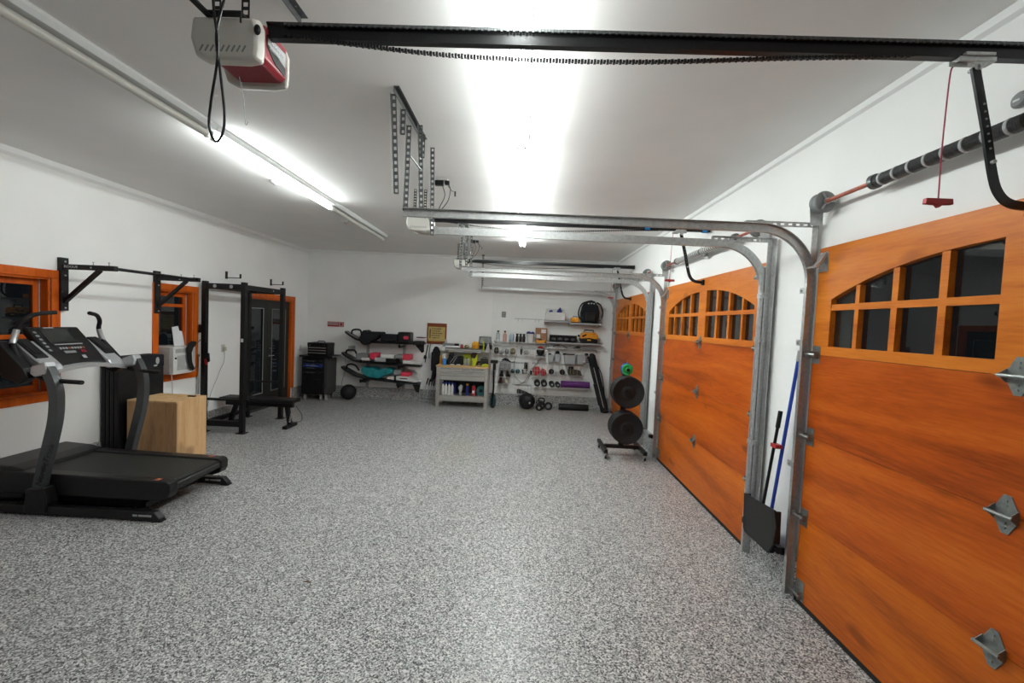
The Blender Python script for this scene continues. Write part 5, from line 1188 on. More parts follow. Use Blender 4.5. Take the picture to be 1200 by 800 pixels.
def basket(bb, label, nx=8, d=.26, nz=2, m=None, group=None):
    xc, zb, w_, h = bb
    r = thing('wire_basket', (xc, YW-d/2, zb), label, 'basket', group)
    wires(MB(), xc-w_/2, xc+w_/2, YW-d, YW-.004, zb, zb+h, nx, nz=nz).build('wire_mesh', m or M_GALV, r)
    MB().box(xc-w_/2, xc+w_/2, YW-.008, YW-.001, zb+h-.02, zb+h+.02).build('hanging_rail', m or M_GALV, r)
    return r
def shelf(bb, label, d=.26, m=None, wire=False):
    xc, zb, w_, h = bb
    r = thing('wall_shelf', (xc, YW-d/2, zb), label, 'shelf')
    if wire:
        b = MB()
        for k in range(int(w_/.04)+1): b.tube([(xc-w_/2+k*w_/int(w_/.04), YW-d, zb+h), (xc-w_/2+k*w_/int(w_/.04), YW-.002, zb+h)], .003, 5)
        for yy in (YW-d, YW-d*.5, YW-.01): b.tube([(xc-w_/2, yy, zb+h), (xc+w_/2, yy, zb+h)], .004, 5)
        b.build('wire_deck', m or M_GALV, r)
    else: MB().box(xc-w_/2, xc+w_/2, YW-d, YW-.001, zb+h-.012, zb+h).box(xc-w_/2, xc+w_/2, YW-d, YW-d+.006, zb+h-.04, zb+h).build('deck', m or M_LGREY, r)
    for s_ in (-1, 1):
        x = xc+s_*(w_/2-.02)
        MB().prism([(YW-.001, zb+h-.012), (YW-d*.8, zb+h-.012), (YW-.001, zb-.03)], 'x', x-.002, x+.002).build('shelf_bracket', M_GALV, r)
    return r
def zat(bb): return bb[1]

# top-left small fittings
xc, zb, w_, h = -0.444, 1.967, 0.091, 0.123
r = thing('wall_socket', (xc, YW, zb), 'small grey double socket near the top left of the slatted panel', 'outlet')
MB().box(xc-w_/2, xc+w_/2, YW-.012, YW-.001, zb, zb+h).build('cover_plate', M_GREYP, r, bevel=.003)
MB().box(xc-.02, xc+.02, YW-.016, YW-.012, zb+h*.58, zb+h*.85).box(xc-.02, xc+.02, YW-.016, YW-.012, zb+h*.15, zb+h*.42).build('socket_face', M_LGREY, r)
xc, zb, w_, h = 0.113, 1.868, 0.618, 0.084
r = thing('hanging_rail', (xc, YW-.1, zb), 'empty grey metal rail with prongs near the top of the slatted panel', 'rail')
MB().box(xc-w_/2, xc+w_/2, YW-.015, YW-.001, zb+h-.012, zb+h+.004).build('rail_bar', M_GALV, r)
for k in (.13, .27, .73, .86): MB().tube([(xc-w_/2+w_*k, YW-.01, zb+h), (xc-w_/2+w_*k, YW-.16, zb+h-.02), (xc-w_/2+w_*k, YW-.17, zb+h-.065)], .005, 6).build('prong', M_GALV, r)

# upper shelf pair
shelf((0.726, 1.877, 0.562, 0.070), 'grey metal shelf under the white organiser box', .26)
bb = 0.689, 1.945, 0.405, 0.170
xc, zb, w_, h = bb; zt_ = zb
def shtop(bb): return bb[1]+bb[3]+.0005
s1 = (0.726, 1.877, 0.562, 0.070); z_s1 = shtop(s1)
r = thing('organiser_box', (xc, 9.36, z_s1), 'white three-compartment box of blue cloths on the upper slatwall shelf', 'box')
b = MB(); ww = w_/3
b.box(xc-w_/2, xc+w_/2, 9.45, 9.46, z_s1, z_s1+h+.08)
for k in range(3): b.box(xc-w_/2+k*ww+.004, xc-w_/2+(k+1)*ww-.004, 9.25, 9.26, z_s1, z_s1+h)
for k in range(4): b.box(xc-w_/2+k*ww-.004, xc-w_/2+k*ww+.004, 9.25, 9.45, z_s1, z_s1+h)
b.box(xc-w_/2, xc+w_/2, 9.26, 9.45, z_s1, z_s1+.01)
b.build('compartments', M_WHITE, r)
tag(MB().ball((xc-.10, 9.35, z_s1+h+.0), .045, .06, .05, 12, .10).build('blue_cloth', M_NAVY, smooth=True), 'navy cloth in the left compartment of the white box', 'cloth')
tag(MB().prism([(xc+.02, z_s1+.03), (xc+.03, z_s1+h+.03), (xc+.10, z_s1+h+.12), (xc+.135, z_s1+h+.02), (xc+.135, z_s1+.03)], 'y', 9.30, 9.40).build('blue_cloth', M_NAVY, bevel=.015), 'navy cloth standing up in the right compartment of the white box', 'cloth')
bottle(xc-w_/2-.03+.02, 9.40, z_s1+.0, .02, .23, M_OLIVE, M_TPLAST, 'small dark olive bottle at the left end of the white box')if False else None
tag(MB().lathe([(.02, 0), (.022, .01), (.022, .12), (.012, .14), (.012, .16)], (xc-.01, 9.36, z_s1+.02), 'z', 12).build('spray_tin', M_GREYP, smooth=True), 'grey tin in the middle compartment of the white box', 'can')
s2 = (1.340, 1.848, 0.698, 0.074); z_s2 = shtop(s2)
shelf(s2, 'grey metal shelf carrying the black backpack', .27)
xc, zb, w_, h = 1.112, 1.921, 0.183, 0.101
item('small_tool_box', 'amber yellow tool box left of the backpack', 'tool', [('body', MB().box(xc-w_/2, xc+w_/2, 9.24, 9.33, z_s2, z_s2+h), M_AMBER, .012, False), ('handle', MB().tube([(xc-.05, 9.285, z_s2+h), (xc-.04, 9.285, z_s2+h+.025), (xc+.04, 9.285, z_s2+h+.025), (xc+.05, 9.285, z_s2+h)], .006, 6), M_TPLAST, 0, True)])
bx = 1.436, 1.927, 0.528, 0.511
xc, zb, w_, h = bx
r = thing('backpack', (xc, 9.33, z_s2), 'big black backpack with side loops at the top right of the slatwall', 'backpack')
H_ = h-.02
MB().prism([(xc-.185, z_s2), (xc-.20, z_s2+H_*.45), (xc-.17, z_s2+H_*.75), (xc-.09, z_s2+H_*.95), (xc+.0, z_s2+H_), (xc+.09, z_s2+H_*.95), (xc+.16, z_s2+H_*.75), (xc+.20, z_s2+H_*.45), (xc+.185, z_s2)], 'y', 9.25, 9.46).build('bag_body', M_FABRIC, r, bevel=.035, seg=3)
MB().prism([(xc-.11, z_s2+.03), (xc-.12, z_s2+H_*.45), (xc+.12, z_s2+H_*.45), (xc+.11, z_s2+.03)], 'y', 9.205, 9.255).build('front_pocket', M_TPLAST, r, bevel=.02)
for s_ in (-1, 1): MB().tube(spline([(xc+s_*.12, 9.27, z_s2+H_*.90), (xc+s_*.205, 9.25, z_s2+H_*.78), (xc+s_*.255, 9.25, z_s2+H_*.50), (xc+s_*.245, 9.25, z_s2+H_*.25), (xc+s_*.18, 9.27, z_s2+.04)], 6), .018, 8).build('shoulder_strap', M_RAIL, r, smooth=True)
text('lettering', 'WEIDER', .05, (xc-.09, 9.2485, z_s2+H_*.86), PI/2, 0, M_LGREY, r, sx=.95) if False else MB().box(xc-.07, xc-.03, 9.246, 9.2495, z_s2+H_*.82, z_s2+H_*.87).box(xc-.01, xc+.03, 9.246, 9.2495, z_s2+H_*.83, z_s2+H_*.88).box(xc+.05, xc+.08, 9.246, 9.2495, z_s2+H_*.82, z_s2+H_*.87).build('pale_marks', M_LGREY, r)

# second row: bottles, bucket, box, rack, vacuum
rowA = (-0.042, 1.379, 1.187, 0.055); zA = shtop(rowA)
shelf(rowA, 'long wire shelf under the row of bottles, bucket and cardboard box', .26, wire=True)
for k, (u0, u1, m, cm, l) in enumerate(((581, 586, M_BGLASS, M_TPLAST, 'clear bottle with black cap, leftmost on the wire shelf'), (588.5, 594.5, M_PINKB, M_MAROON, 'pale pink bottle second from the left on the wire shelf'))):
    x = ((-0.540, 9.300, 1.504)[0], (-0.391, 9.300, 1.511)[0])[k]
    bottle(x, 9.33, zA, .042, .235, m, cm, l, neck=.45)
xc, zb, w_, h = -0.242, 1.424, 0.131, 0.196
tag(MB().ball((xc, 9.33, zA+.095), .062, .05, .095, 12, .12).build('plastic_bag', mat('pale_blue_plastic_film', (.33, .42, .48), .3, noise=.2), smooth=True), 'pale blue plastic bag standing between the pink bottle and black bottles', 'bag')
for k in range(3):
    x = ((-0.121, 9.300, 1.523)[0], (-0.047, 9.300, 1.526)[0], (0.027, 9.300, 1.529)[0])[k]
    bottle(x, 9.32, zA, .034, .185, M_RAIL, M_TPLAST, ['black bottle next to the pale blue plastic bag', 'black bottle in the middle of three on the wire shelf', 'black bottle touching the white bucket'][k], group='three black bottles on the slatwall shelf', neck=.7)
xc, zb, w_, h = 0.164, 1.452, 0.204, 0.260
item('bucket', 'white bucket with blue cloth bulging over its rim', 'bucket', [('pail', MB().lathe([(.065, 0), (.068, .01), (.090, .19), (.094, .195), (.086, .195)], (xc, 9.33, zA), 'z', 24), M_WHITE, 0, True), ('blue_cloth', MB().ball((xc-.035, 9.33, zA+.20), .055, .06, .045, 14, .05).ball((xc+.05, 9.33, zA+.195), .045, .055, .045, 14, .05), M_NAVY, 0, True)])
xc, zb, w_, h = 0.401, 1.461, 0.251, 0.345
item('cardboard_box', 'tall open brown cardboard box with white labels on the slatwall shelf', 'box', [('carton', MB().box(xc-w_/2, xc+w_/2, 9.36, 9.46, zA, zA+.33), M_CARD, .003, False), ('paper_label', MB().box(xc+.0, xc+.10, 9.356, 9.3595, zA+.22, zA+.30).box(xc-.10, xc-.02, 9.356, 9.3595, zA+.11, zA+.19), M_PAPER, 0, False)])
item('parts_tray', 'amber yellow tray in front of the cardboard box', 'tray', [('tray', MB().prism([(xc-.115, zA+.055), (xc-.10, zA), (xc+.06, zA), (xc+.10, zA+.075)], 'y', 9.25, 9.35), M_AMBER, .006, False), ('black_part', MB().ball((xc-.02, 9.30, zA+.075), .05, .03, .02, 12), M_RAIL, 0, True)])
rowB = (1.132, 1.431, 1.198, 0.056); zB = shtop(rowB)
shelf(rowB, 'grey metal shelf under the black tool rack and yellow vacuum', .24)
xc, zb, w_, h = 0.880, 1.475, 0.591, 0.139
b = MB(); b.box(xc-w_/2, xc+w_/2, 9.40, 9.44, zB, zB+.14).box(xc-w_/2, xc+w_/2, 9.30, 9.40, zB, zB+.012).box(xc-w_/2, xc-w_/2+.015, 9.30, 9.40, zB, zB+.13).box(xc+w_/2-.015, xc+w_/2, 9.30, 9.40, zB, zB+.13).box(xc-w_/2, xc+w_/2, 9.30, 9.31, zB+.115, zB+.14)
b2 = MB()
for k in range(4): b2.ball((xc-w_/2+.09+k*.142, 9.36, zB+.05), .055, .035, .036, 12)
item('tool_rack', 'long black rack with dark grey tools on the slatwall shelf', 'rack', [('frame', b, M_RAIL, .003, False), ('grey_pouches', b2, mat('charcoal_fabric', (.06, .062, .065), .8, noise=.2), 0, True)])
xc, zb, w_, h = 1.422, 1.484, 0.439, 0.276
r = thing('portable_vacuum', (xc, 9.33, zB), 'yellow and black portable vacuum below the backpack', 'vacuum')
MB().prism([(xc-.19, zB+.09), (xc-.15, zB+.20), (xc-.09, zB+.235), (xc+.16, zB+.225), (xc+.205, zB+.17), (xc+.20, zB+.08)], 'y', 9.25, 9.45).build('yellow_body', M_AMBER, r, bevel=.02)
MB().prism([(xc-.19, zB+.085), (xc-.15, zB+.0), (xc+.19, zB+.0), (xc+.20, zB+.075), (xc+.02, zB+.11)], 'y', 9.24, 9.45).build('black_base', M_TPLAST, r, bevel=.012)
MB().tube([(xc-.085, 9.35, zB+.235), (xc-.08, 9.35, zB+.275), (xc+.11, 9.35, zB+.275), (xc+.115, 9.35, zB+.23)], .013, 8).build('carry_handle', M_RAIL, r, smooth=True)
MB().tube([(xc-.20, 9.245, zB+.14), (xc-.235, 9.24, zB+.155)], .022, 10).prism([(xc-.15, zB+.15), (xc-.06, zB+.19), (xc-.04, zB+.17), (xc-.13, zB+.12)], 'y', 9.240, 9.252).build('hose_port', M_RAIL, r)
MB().box(xc-.03, xc+.05, 9.236, 9.2395, zB+.05, zB+.075).build('logo_mark', M_YEL, r); MB().lathe([(.012, 0), (.012, -.006)], (xc+.11, 9.249, zB+.19), 'y', 12).build('red_button', M_RED, r)
# long tools lying under it
xc, zb, w_, h = 1.086, 1.338, 1.103, 0.093
sg_ = (1.093, 1.300, 1.107, 0.037); zS = shtop(sg_)
shelf(sg_, 'narrow wire shelf with long black and grey tools lying along it', .22, wire=True)
x0_, x1_ = xc-w_/2+.02, xc+w_/2-.02
item('long_clamp', 'grey bar clamp lying at the left of the narrow wire shelf', 'clamp', [('bar', MB().box(x0_, x0_+.55, 9.33, 9.345, zS+.001, zS+.016), M_GALV, .002, False), ('jaws', MB().prism([(x0_+.26, zS+.017), (x0_+.27, zS+.07), (x0_+.33, zS+.075), (x0_+.36, zS+.017)], 'y', 9.325, 9.35).box(x0_, x0_+.03, 9.325, 9.35, zS+.017, zS+.06), M_GREYP, .004, False)])
item('tripod', 'folded black tripod lying at the right of the narrow wire shelf', 'tripod', [('legs', MB().tube([(x0_+.56, 9.40, zS+.014), (x1_-.10, 9.40, zS+.022), (x1_, 9.40, zS+.010)], .010, 8).tube([(x0_+.58, 9.37, zS+.014), (x1_-.02, 9.37, zS+.014)], .009, 8), M_GREYP, 0, True), ('head', MB().ball((x0_+.66, 9.385, zS+.036), .06, .03, .022, 12), M_RAIL, 0, True)])
item('bow_saw', 'black tool with a curved handle lying behind the bar clamp', 'saw', [('frame', MB().tube(spline([(x0_+.12, 9.42, zS+.012), (x0_+.16, 9.42, zS+.055), (x0_+.30, 9.42, zS+.065), (x0_+.44, 9.42, zS+.012)], 6), .007, 6), M_RAIL, 0, True), ('blade', MB().box(x0_+.12, x0_+.44, 9.419, 9.421, zS+.001, zS+.014), M_GALV, 0, False)])

# third row: baskets of bags, helmet, bins
bA = (-0.373, 1.151, 0.528, 0.176); basket(bA, 'wire basket of small packets under the clear bottle', 7, .26)
zq = bA[1]+.006
for k, (dx, ww, hh, m, l) in enumerate(((-.19, .11, .15, M_OLIVE, 'olive packet at the left of the wire basket'), (-.065, .10, .10, M_LGREY, 'grey packet in the middle of the wire basket'), (.04, .09, .12, M_GREYP, 'dark grey packet right of centre in the wire basket'), (.17, .13, .14, M_KHAKI, 'khaki packet at the right end of the wire basket'))):
    tag(MB().ball((bA[0]+dx, 9.36, zq+hh/2), ww/2, .06, hh/2, 12, .10).build('packet', m, smooth=True), l, 'packet')
bB = (0.115, 1.155, 0.370, 0.139); basket(bB, 'shallow wire basket left of the red and black helmet', 6, .24, nz=1)
zq = bB[1]+.006
item('hand_tool', 'black tool standing in the shallow wire basket', 'tool', [('body', MB().prism([(bB[0]-.15, zq), (bB[0]-.16, zq+.12), (bB[0]-.12, zq+.15), (bB[0]-.10, zq+.12), (bB[0]-.115, zq)], 'y', 9.34, 9.37), M_RAIL, .008, False), ('knob', MB().ball((bB[0]-.13, 9.355, zq+.16), .015), M_GREYP, 0, True)])
tag(MB().ball((bB[0]-.02, 9.36, zq+.05), .06, .06, .05, 12, .12).build('packet', M_LGREY, smooth=True), 'crumpled grey packet in the shallow wire basket', 'packet')
tag(MB().box(bB[0]+.06, bB[0]+.16, 9.31, 9.40, zq, zq+.035).build('small_case', M_OFFW, bevel=.006), 'flat white case at the right of the shallow wire basket', 'case')
hs = (0.408, 1.118, 0.204, 0.037); zH = shtop(hs)
shelf(hs, 'small shelf under the red and black helmet', .2)
xc, zb, w_, h = 0.402, 1.155, 0.185, 0.205
item('helmet', 'red and black helmet with a white band on the slatwall', 'helmet', [('shell', MB().ball((xc, 9.37, zH+.10), .09, .085, .10, 22), M_TPLAST, 0, True), ('white_band', MB().lathe([(.080, -.012), (.088, 0), (.080, .012)], (xc, 9.365, zH+.145), 'z', 24), M_LGREY, 0, True), ('red_crown', MB().ball((xc, 9.368, zH+.165), .066, .062, .042, 16), M_ORED if False else M_RED, 0, True)])
def bin_(bb, label, top=None, m=None):
    xc, zb, w_, h = bb
    b = MB(); t = .004; d = .17
    b.prism([(xc-w_/2+.01, zb), (xc+w_/2-.01, zb), (xc+w_/2, zb+h), (xc-w_/2, zb+h)], 'y', YW-d, YW-d+t).prism([(xc-w_/2+.01, zb), (xc+w_/2-.01, zb), (xc+w_/2, zb+h), (xc-w_/2, zb+h)], 'y', YW-.008, YW-.004)
    b.prism([(xc-w_/2+.01, zb), (xc-w_/2+.014, zb), (xc-w_/2+.004, zb+h), (xc-w_/2, zb+h)], 'y', YW-d, YW-.006).prism([(xc+w_/2-.014, zb), (xc+w_/2-.01, zb), (xc+w_/2, zb+h), (xc+w_/2-.004, zb+h)], 'y', YW-d, YW-.006)
    b.box(xc-w_/2+.01, xc+w_/2-.01, YW-d, YW-.006, zb, zb+t)
    rim = MB().box(xc-w_/2-.006, xc+w_/2+.006, YW-d-.006, YW-d+.002, zb+h-.012, zb+h)
    return item('storage_bin', label, 'bin', [('tub', b, m or M_TRANSL, 0, False), ('rim', rim, M_LGREY, 0, False)])
bb1 = (0.636, 1.030, 0.112, 0.160); bin_(bb1, 'small translucent bin left, under the black tool rack')
tag(MB().ball((bb1[0]-.02, YW-.09, bb1[1]+bb1[3]-.005), .04, .05, .035, 12).build('black_brush', M_RAIL, smooth=True), 'black object sticking out of the left translucent bin', 'brush')
bb2 = (0.780, 1.037, 0.122, 0.178); bin_(bb2, 'small translucent bin with a black ball on it')
tag(MB().ball((bb2[0], YW-.09, bb2[1]+bb2[3]+.02), .048, .048, .045, 14).build('black_ball', M_RUBBER, smooth=True), 'black ball resting in the second small translucent bin', 'ball')
bb3 = (1.056, 1.003, 0.241, 0.196); bin_(bb3, 'wide translucent bin with black tool across its top')
item('black_tool', 'long black tool lying across the wide translucent bin', 'tool', [('body', MB().tube([(bb3[0]-.14, YW-.10, bb3[1]+bb3[3]+.012), (bb3[0]+.10, YW-.10, bb3[1]+bb3[3]+.012)], .014, 8), M_RAIL, 0, True), ('head', MB().ball((bb3[0]-.12, YW-.10, bb3[1]+bb3[3]+.014), .045, .03, .022, 12), M_RAIL, 0, True)])
bb4 = (1.304, 1.005, 0.195, 0.206); bin_(bb4, 'wide translucent bin left of the golf bag')

# fourth row
bC = (-0.357, 0.522, 0.429, 0.449); basket(bC, 'tall wire rack of shoes and a grey bag at the left of the slatwall', 5, .2, nz=3)
zC = [bC[1]+bC[3]*k/3 for k in range(4)]
item('cooler_bag', 'grey soft cooler bag on the top level of the shoe rack', 'bag', [('bag_body', MB().prism([(bC[0]-.13, zC[2]+.004), (bC[0]-.12, zC[2]+.15), (bC[0]-.05, zC[2]+.185), (bC[0]+.07, zC[2]+.18), (bC[0]+.12, zC[2]+.11), (bC[0]+.13, zC[2]+.004)], 'y', 9.34, 9.48), M_GREYP, .018, False), ('black_top', MB().prism([(bC[0]-.10, zC[2]+.19), (bC[0]-.02, zC[2]+.25), (bC[0]+.05, zC[2]+.235), (bC[0]+.12, zC[2]+.17), (bC[0]+.10, zC[2]+.15), (bC[0]-.02, zC[2]+.20)], 'y', 9.36, 9.45), M_RAIL, .008, False)])
def shoe(x, y, z, m, label, ang=0.0, name='shoe', sole=None, flat=False, group=None, L_=.26):
    b = MB(); n = 9; rings = []
    prof = [(-.5, .030, .085), (-.42, .038, .105), (-.25, .040, .100), (-.1, .040, .085), (.05, .043, .070), (.2, .048, .058), (.35, .047, .048), (.45, .036, .040), (.5, .018, .028)]
    ca, sa = math.cos(ang), math.sin(ang)
    for t, hw_, hh in prof:
        ring = []
        for k in range(10):
            a = PI*k/9; px, pz = math.cos(a)*hw_, .016+math.sin(a)**.7*(hh-.016) if k not in (0, 9) else .016
            ring.append(b.bm.verts.new((x+ca*t*L_-sa*px, y+sa*t*L_+ca*px, z+pz)))
        rings.append(ring)
    for i in range(len(rings)-1):
        for j in range(9): b.bm.faces.new((rings[i][j], rings[i][j+1], rings[i+1][j+1], rings[i+1][j]))
        b.bm.faces.new((rings[i][9], rings[i][0], rings[i+1][0], rings[i+1][9]))
    b.bm.faces.new(rings[0]); b.bm.faces.new(rings[-1])
    s_ = MB(); out = [(t*L_, hw_*1.06) for t, hw_, hh in prof] + [(t*L_, -hw_*1.06) for t, hw_, hh in prof[::-1]]
    s_.prism([(x+ca*a-sa*c, y+sa*a+ca*c) for a, c in out], 'z', z, z+.016)
    return item(name, label, 'shoe', [('upper', b, m, 0, True), ('sole', s_, sole or M_RAIL, 0, False)], group)
shoe(bC[0]-.075, 9.38, zC[1]+.004, M_RAIL, 'black shoe at the left on the middle level of the shoe rack', -PI/2)
shoe(bC[0]+.065, 9.38, zC[1]+.004, M_RAIL, 'black shoe at the right on the middle level of the shoe rack', -PI/2+.15)
shoe(bC[0]-.09, 9.38, zC[0]+.004, M_MAROON, 'maroon shoe at the left on the bottom level of the shoe rack', -PI/2)
shoe(bC[0]+.03, 9.37, zC[0]+.004, M_CREAM, 'cream shoe on the bottom level, next to the maroon one', -PI/2+.3, sole=M_LGREY)
shoe(bC[0]+.125, 9.385, zC[0]+.004, M_CREAM, 'cream shoe at the right on the bottom level of the shoe rack', -PI/2+.1, sole=M_LGREY)if False else None
# black upright tool between the bench and the shoe rack
p0, p1 = Vector((-0.643, 9.300, 0.392)), Vector((-0.602, 9.300, 0.977))
item('string_trimmer', 'long black power tool standing between the workbench and the shoe rack', 'power tool', [('shaft', MB().tube([(p0.x+.05, 9.16, .06), (p0.x+.06, 9.18, .45), tuple(p1+Vector((0, -.09, 0)))], .018, 8), M_RAIL, 0, True), ('head', MB().box(p1.x-.07, p1.x+.09, 9.17, 9.24, p1.z-.02, p1.z+.055).box(p1.x-.01, p1.x+.05, 9.18, 9.23, p1.z-.16, p1.z-.02), M_TPLAST, .01, False), ('foot', MB().box(p0.x+.02, p0.x+.09, 9.10, 9.19, 0, .07), M_TPLAST, .01, False)])
# teal cups and black tool on a wire hook rack
bD = (-0.036, 0.732, 0.391, 0.234); basket(bD, 'wire basket holding two dark teal balls and a black tool', 5, .18, nz=2)
zD = bD[1]+.005
for k, u in enumerate((-.15, -.04)): tag(MB().ball((bD[0]+u, YW-.09, zD+.05), .05, .05, .05, 16).build('teal_ball', M_DTEAL, smooth=True), ['dark teal ball at the left in the wire basket', 'dark teal ball next to the black tool in the wire basket'][k], 'ball')
item('angle_grinder', 'black power tool standing upright in the wire basket', 'power tool', [('body', MB().prism([(bD[0]+.06, zD), (bD[0]+.05, zD+.09), (bD[0]+.10, zD+.13), (bD[0]+.09, zD+.23), (bD[0]+.12, zD+.26), (bD[0]+.175, zD+.24), (bD[0]+.18, zD+.10), (bD[0]+.16, zD)], 'y', YW-.13, YW-.05), M_TPLAST, .014, False), ('guard', MB().lathe([(.04, 0), (.05, .006), (.04, .012)], (bD[0]+.12, YW-.145, zD+.05), 'y', 18), M_GREYP, 0, True)])
bE = (0.403, 0.708, 0.334, 0.261); basket(bE, 'wire basket with red tools in the middle of the slatwall', 6, .2, nz=2)
zE = bE[1]+bE[3]*.3
tag(MB().prism([(bE[0]-.16, zE+.05), (bE[0]-.12, zE+.12), (bE[0]-.02, zE+.13), (bE[0]+.04, zE+.02), (bE[0]-.06, bE[1]+.006), (bE[0]-.12, bE[1]+.006)], 'y', YW-.15, YW-.08).build('red_tool', M_RED, bevel=.012), 'red tool at the left of the middle wire basket', 'tool')
tag(MB().prism([(bE[0]+.03, zE+.02), (bE[0]+.05, zE+.10), (bE[0]+.14, zE+.06), (bE[0]+.16, zE-.03), (bE[0]+.10, bE[1]+.006), (bE[0]+.05, bE[1]+.006)], 'y', YW-.16, YW-.09).build('red_tool', M_ORED if False else M_RED, bevel=.012), 'red tool at the right of the middle wire basket', 'tool')
tag(MB().ball((bE[0]-.14, YW-.17, bE[1]+.038), .028, .022, .032, 10).build('white_tape_roll', M_CREAM, smooth=True), 'small cream roll at the left front of the middle wire basket', 'roll')
bF = (0.787, 0.749, 0.379, 0.220); basket(bF, 'wire basket with two black balls under the small bins', 5, .2, nz=1)
for k, u in enumerate((-.125, .115)): tag(MB().ball((bF[0]+u, YW-.12, bF[1]+.006+.062), .062, .062, .062, 18).build('black_ball', M_RUBBER, smooth=True), ['black ball at the left of the wire basket under the small bins', 'black ball at the right of the wire basket under the small bins'][k], 'ball')
tag(MB().ball((bF[0]-.005, YW-.09, bF[1]+.04), .05, .05, .034, 12, .1).build('packet', M_LGREY, smooth=True), 'pale packet between the two black balls', 'packet')
bG = (1.181, 0.754, 0.370, 0.214); basket(bG, 'wire basket with an olive bag beside the golf bag', 5, .2, nz=1)
item('canvas_bag', 'olive and black canvas bag in the wire basket beside the golf bag', 'bag', [('bag_body', MB().prism([(bG[0]-.15, bG[1]+.006), (bG[0]-.16, bG[1]+.12), (bG[0]-.11, bG[1]+.17), (bG[0]-.02, bG[1]+.13), (bG[0]+.12, bG[1]+.11), (bG[0]+.16, bG[1]+.006)], 'y', YW-.17, YW-.05), M_OLIVE, .02, False), ('flap', MB().ball((bG[0]-.09, YW-.11, bG[1]+.165), .06, .05, .035, 12), M_FABRIC, 0, True)])

# fifth row: dumbbells and purple mat on a rack
rk = (0.904, 0.448, 1.245, 0.037); zR = shtop(rk)
shelf(rk, 'wire shelf under the four black weights and the purple mat', .24, wire=True)
for k, (u0, v0, u1, v1) in enumerate(((626, 444.6, 633.2, 452.5), (634, 444.8, 641.4, 452.8), (643.8, 446.5, 650, 453.5), (651, 447, 656.8, 453.5))):
    bb = ((0.361, 0.493, 0.134, 0.148), (0.511, 0.495, 0.137, 0.149), (0.682, 0.490, 0.115, 0.131), (0.812, 0.496, 0.107, 0.122))[k]
    rr = min(bb[2], bb[3])/2; x = bb[0]; z = zR+rr+.003
    lb = ['large black dumbbell, leftmost on the wire shelf', 'large black dumbbell, second from the left on the wire shelf', 'smaller black dumbbell, third from the left on the wire shelf', 'smaller black dumbbell touching the purple mat'][k]
    item('dumbbell', lb, 'dumbbell', [('front_head', MB().lathe([(rr*.5, -.0), (rr*.93, .004), (rr, .012), (rr, .06), (rr*.85, .07)], (x, 9.245, z), 'y', 20), M_RUBBER, 0, True), ('rear_head', MB().lathe([(rr*.85, 0), (rr, .01), (rr, .06), (rr*.8, .065)], (x, 9.42, z), 'y', 20), M_RUBBER, 0, True), ('handle', MB().tube([(x, 9.31, z), (x, 9.425, z)], .015, 10), M_CHROME, 0, True), ('end_disc', MB().lathe([(rr*.42, 0), (rr*.42, -.003)], (x, 9.244, z), 'y', 16), M_GREYP, 0, True)], 'dumbbells on the slatwall shelf')
xc, zb, w_, h = 1.192, 0.488, 0.627, 0.177
r = thing('yoga_mat', (xc, 9.33, zR), 'rolled purple exercise mat on the lowest slatwall shelf', 'exercise mat')
rm = .072
MB().lathe([(.012, 0), (rm, .0), (rm, w_), (.012, w_)], (xc-w_/2, 9.33, zR+rm+.002), 'x', 26).build('rolled_mat', M_PURP, r, smooth=True)
b = MB(); pts = []
for k in range(50):
    a = k*.42; q = .012+(rm-.012)*k/50; pts.append((xc+w_/2+.001, 9.33+q*math.cos(a), zR+rm+.002+q*math.sin(a)))
MB().tube(pts, .002, 4).build('spiral_edge', M_RAIL, r)
# bottom wire tray with a dark shoe
bH = (0.062, 0.288, 0.351, 0.178); basket(bH, 'low wire tray with a single dark shoe above the black ball', 5, .2, nz=1)
shoe(bH[0]-.01, YW-.10, bH[1]+.005, M_TPLAST, 'dark shoe pointing right in the low wire tray', 0.0, sole=M_GREYP)
# cables draped on the panel
for k, (pts, l, m) in enumerate((([(-0.108, 9.470, 1.156), (-0.159, 9.470, 1.020), (-0.169, 9.470, 0.829), (-0.124, 9.470, 0.659), (0.015, 9.470, 0.532), (0.147, 9.470, 0.576), (0.197, 9.470, 0.732), (0.268, 9.480, 0.829)], 'grey cable looping down the slatwall between the teal balls and red tools', M_GREYP), ([(0.537, 9.480, 1.185), (0.427, 9.480, 1.085), (0.338, 9.480, 0.966), (0.210, 9.400, 0.835), (0.126, 9.470, 0.614), (-0.020, 9.470, 0.482), (-0.192, 9.450, 0.486)], 'thin dark cable running diagonally from the helmet to the shoe rack', M_TPLAST))):
    tag(MB().tube(spline(pts, 6), .005, 6).build('hanging_cable', m, smooth=True), l, 'cable')
xc, zb, w_, h = 0.223, 0.716, 0.057, 0.114
tag(MB().box(xc-.022, xc+.022, 9.46, YW-.001, zb, zb+.09).build('power_adapter', M_RAIL, bevel=.006), 'small black plug on the slatwall left of the red tools', 'plug')

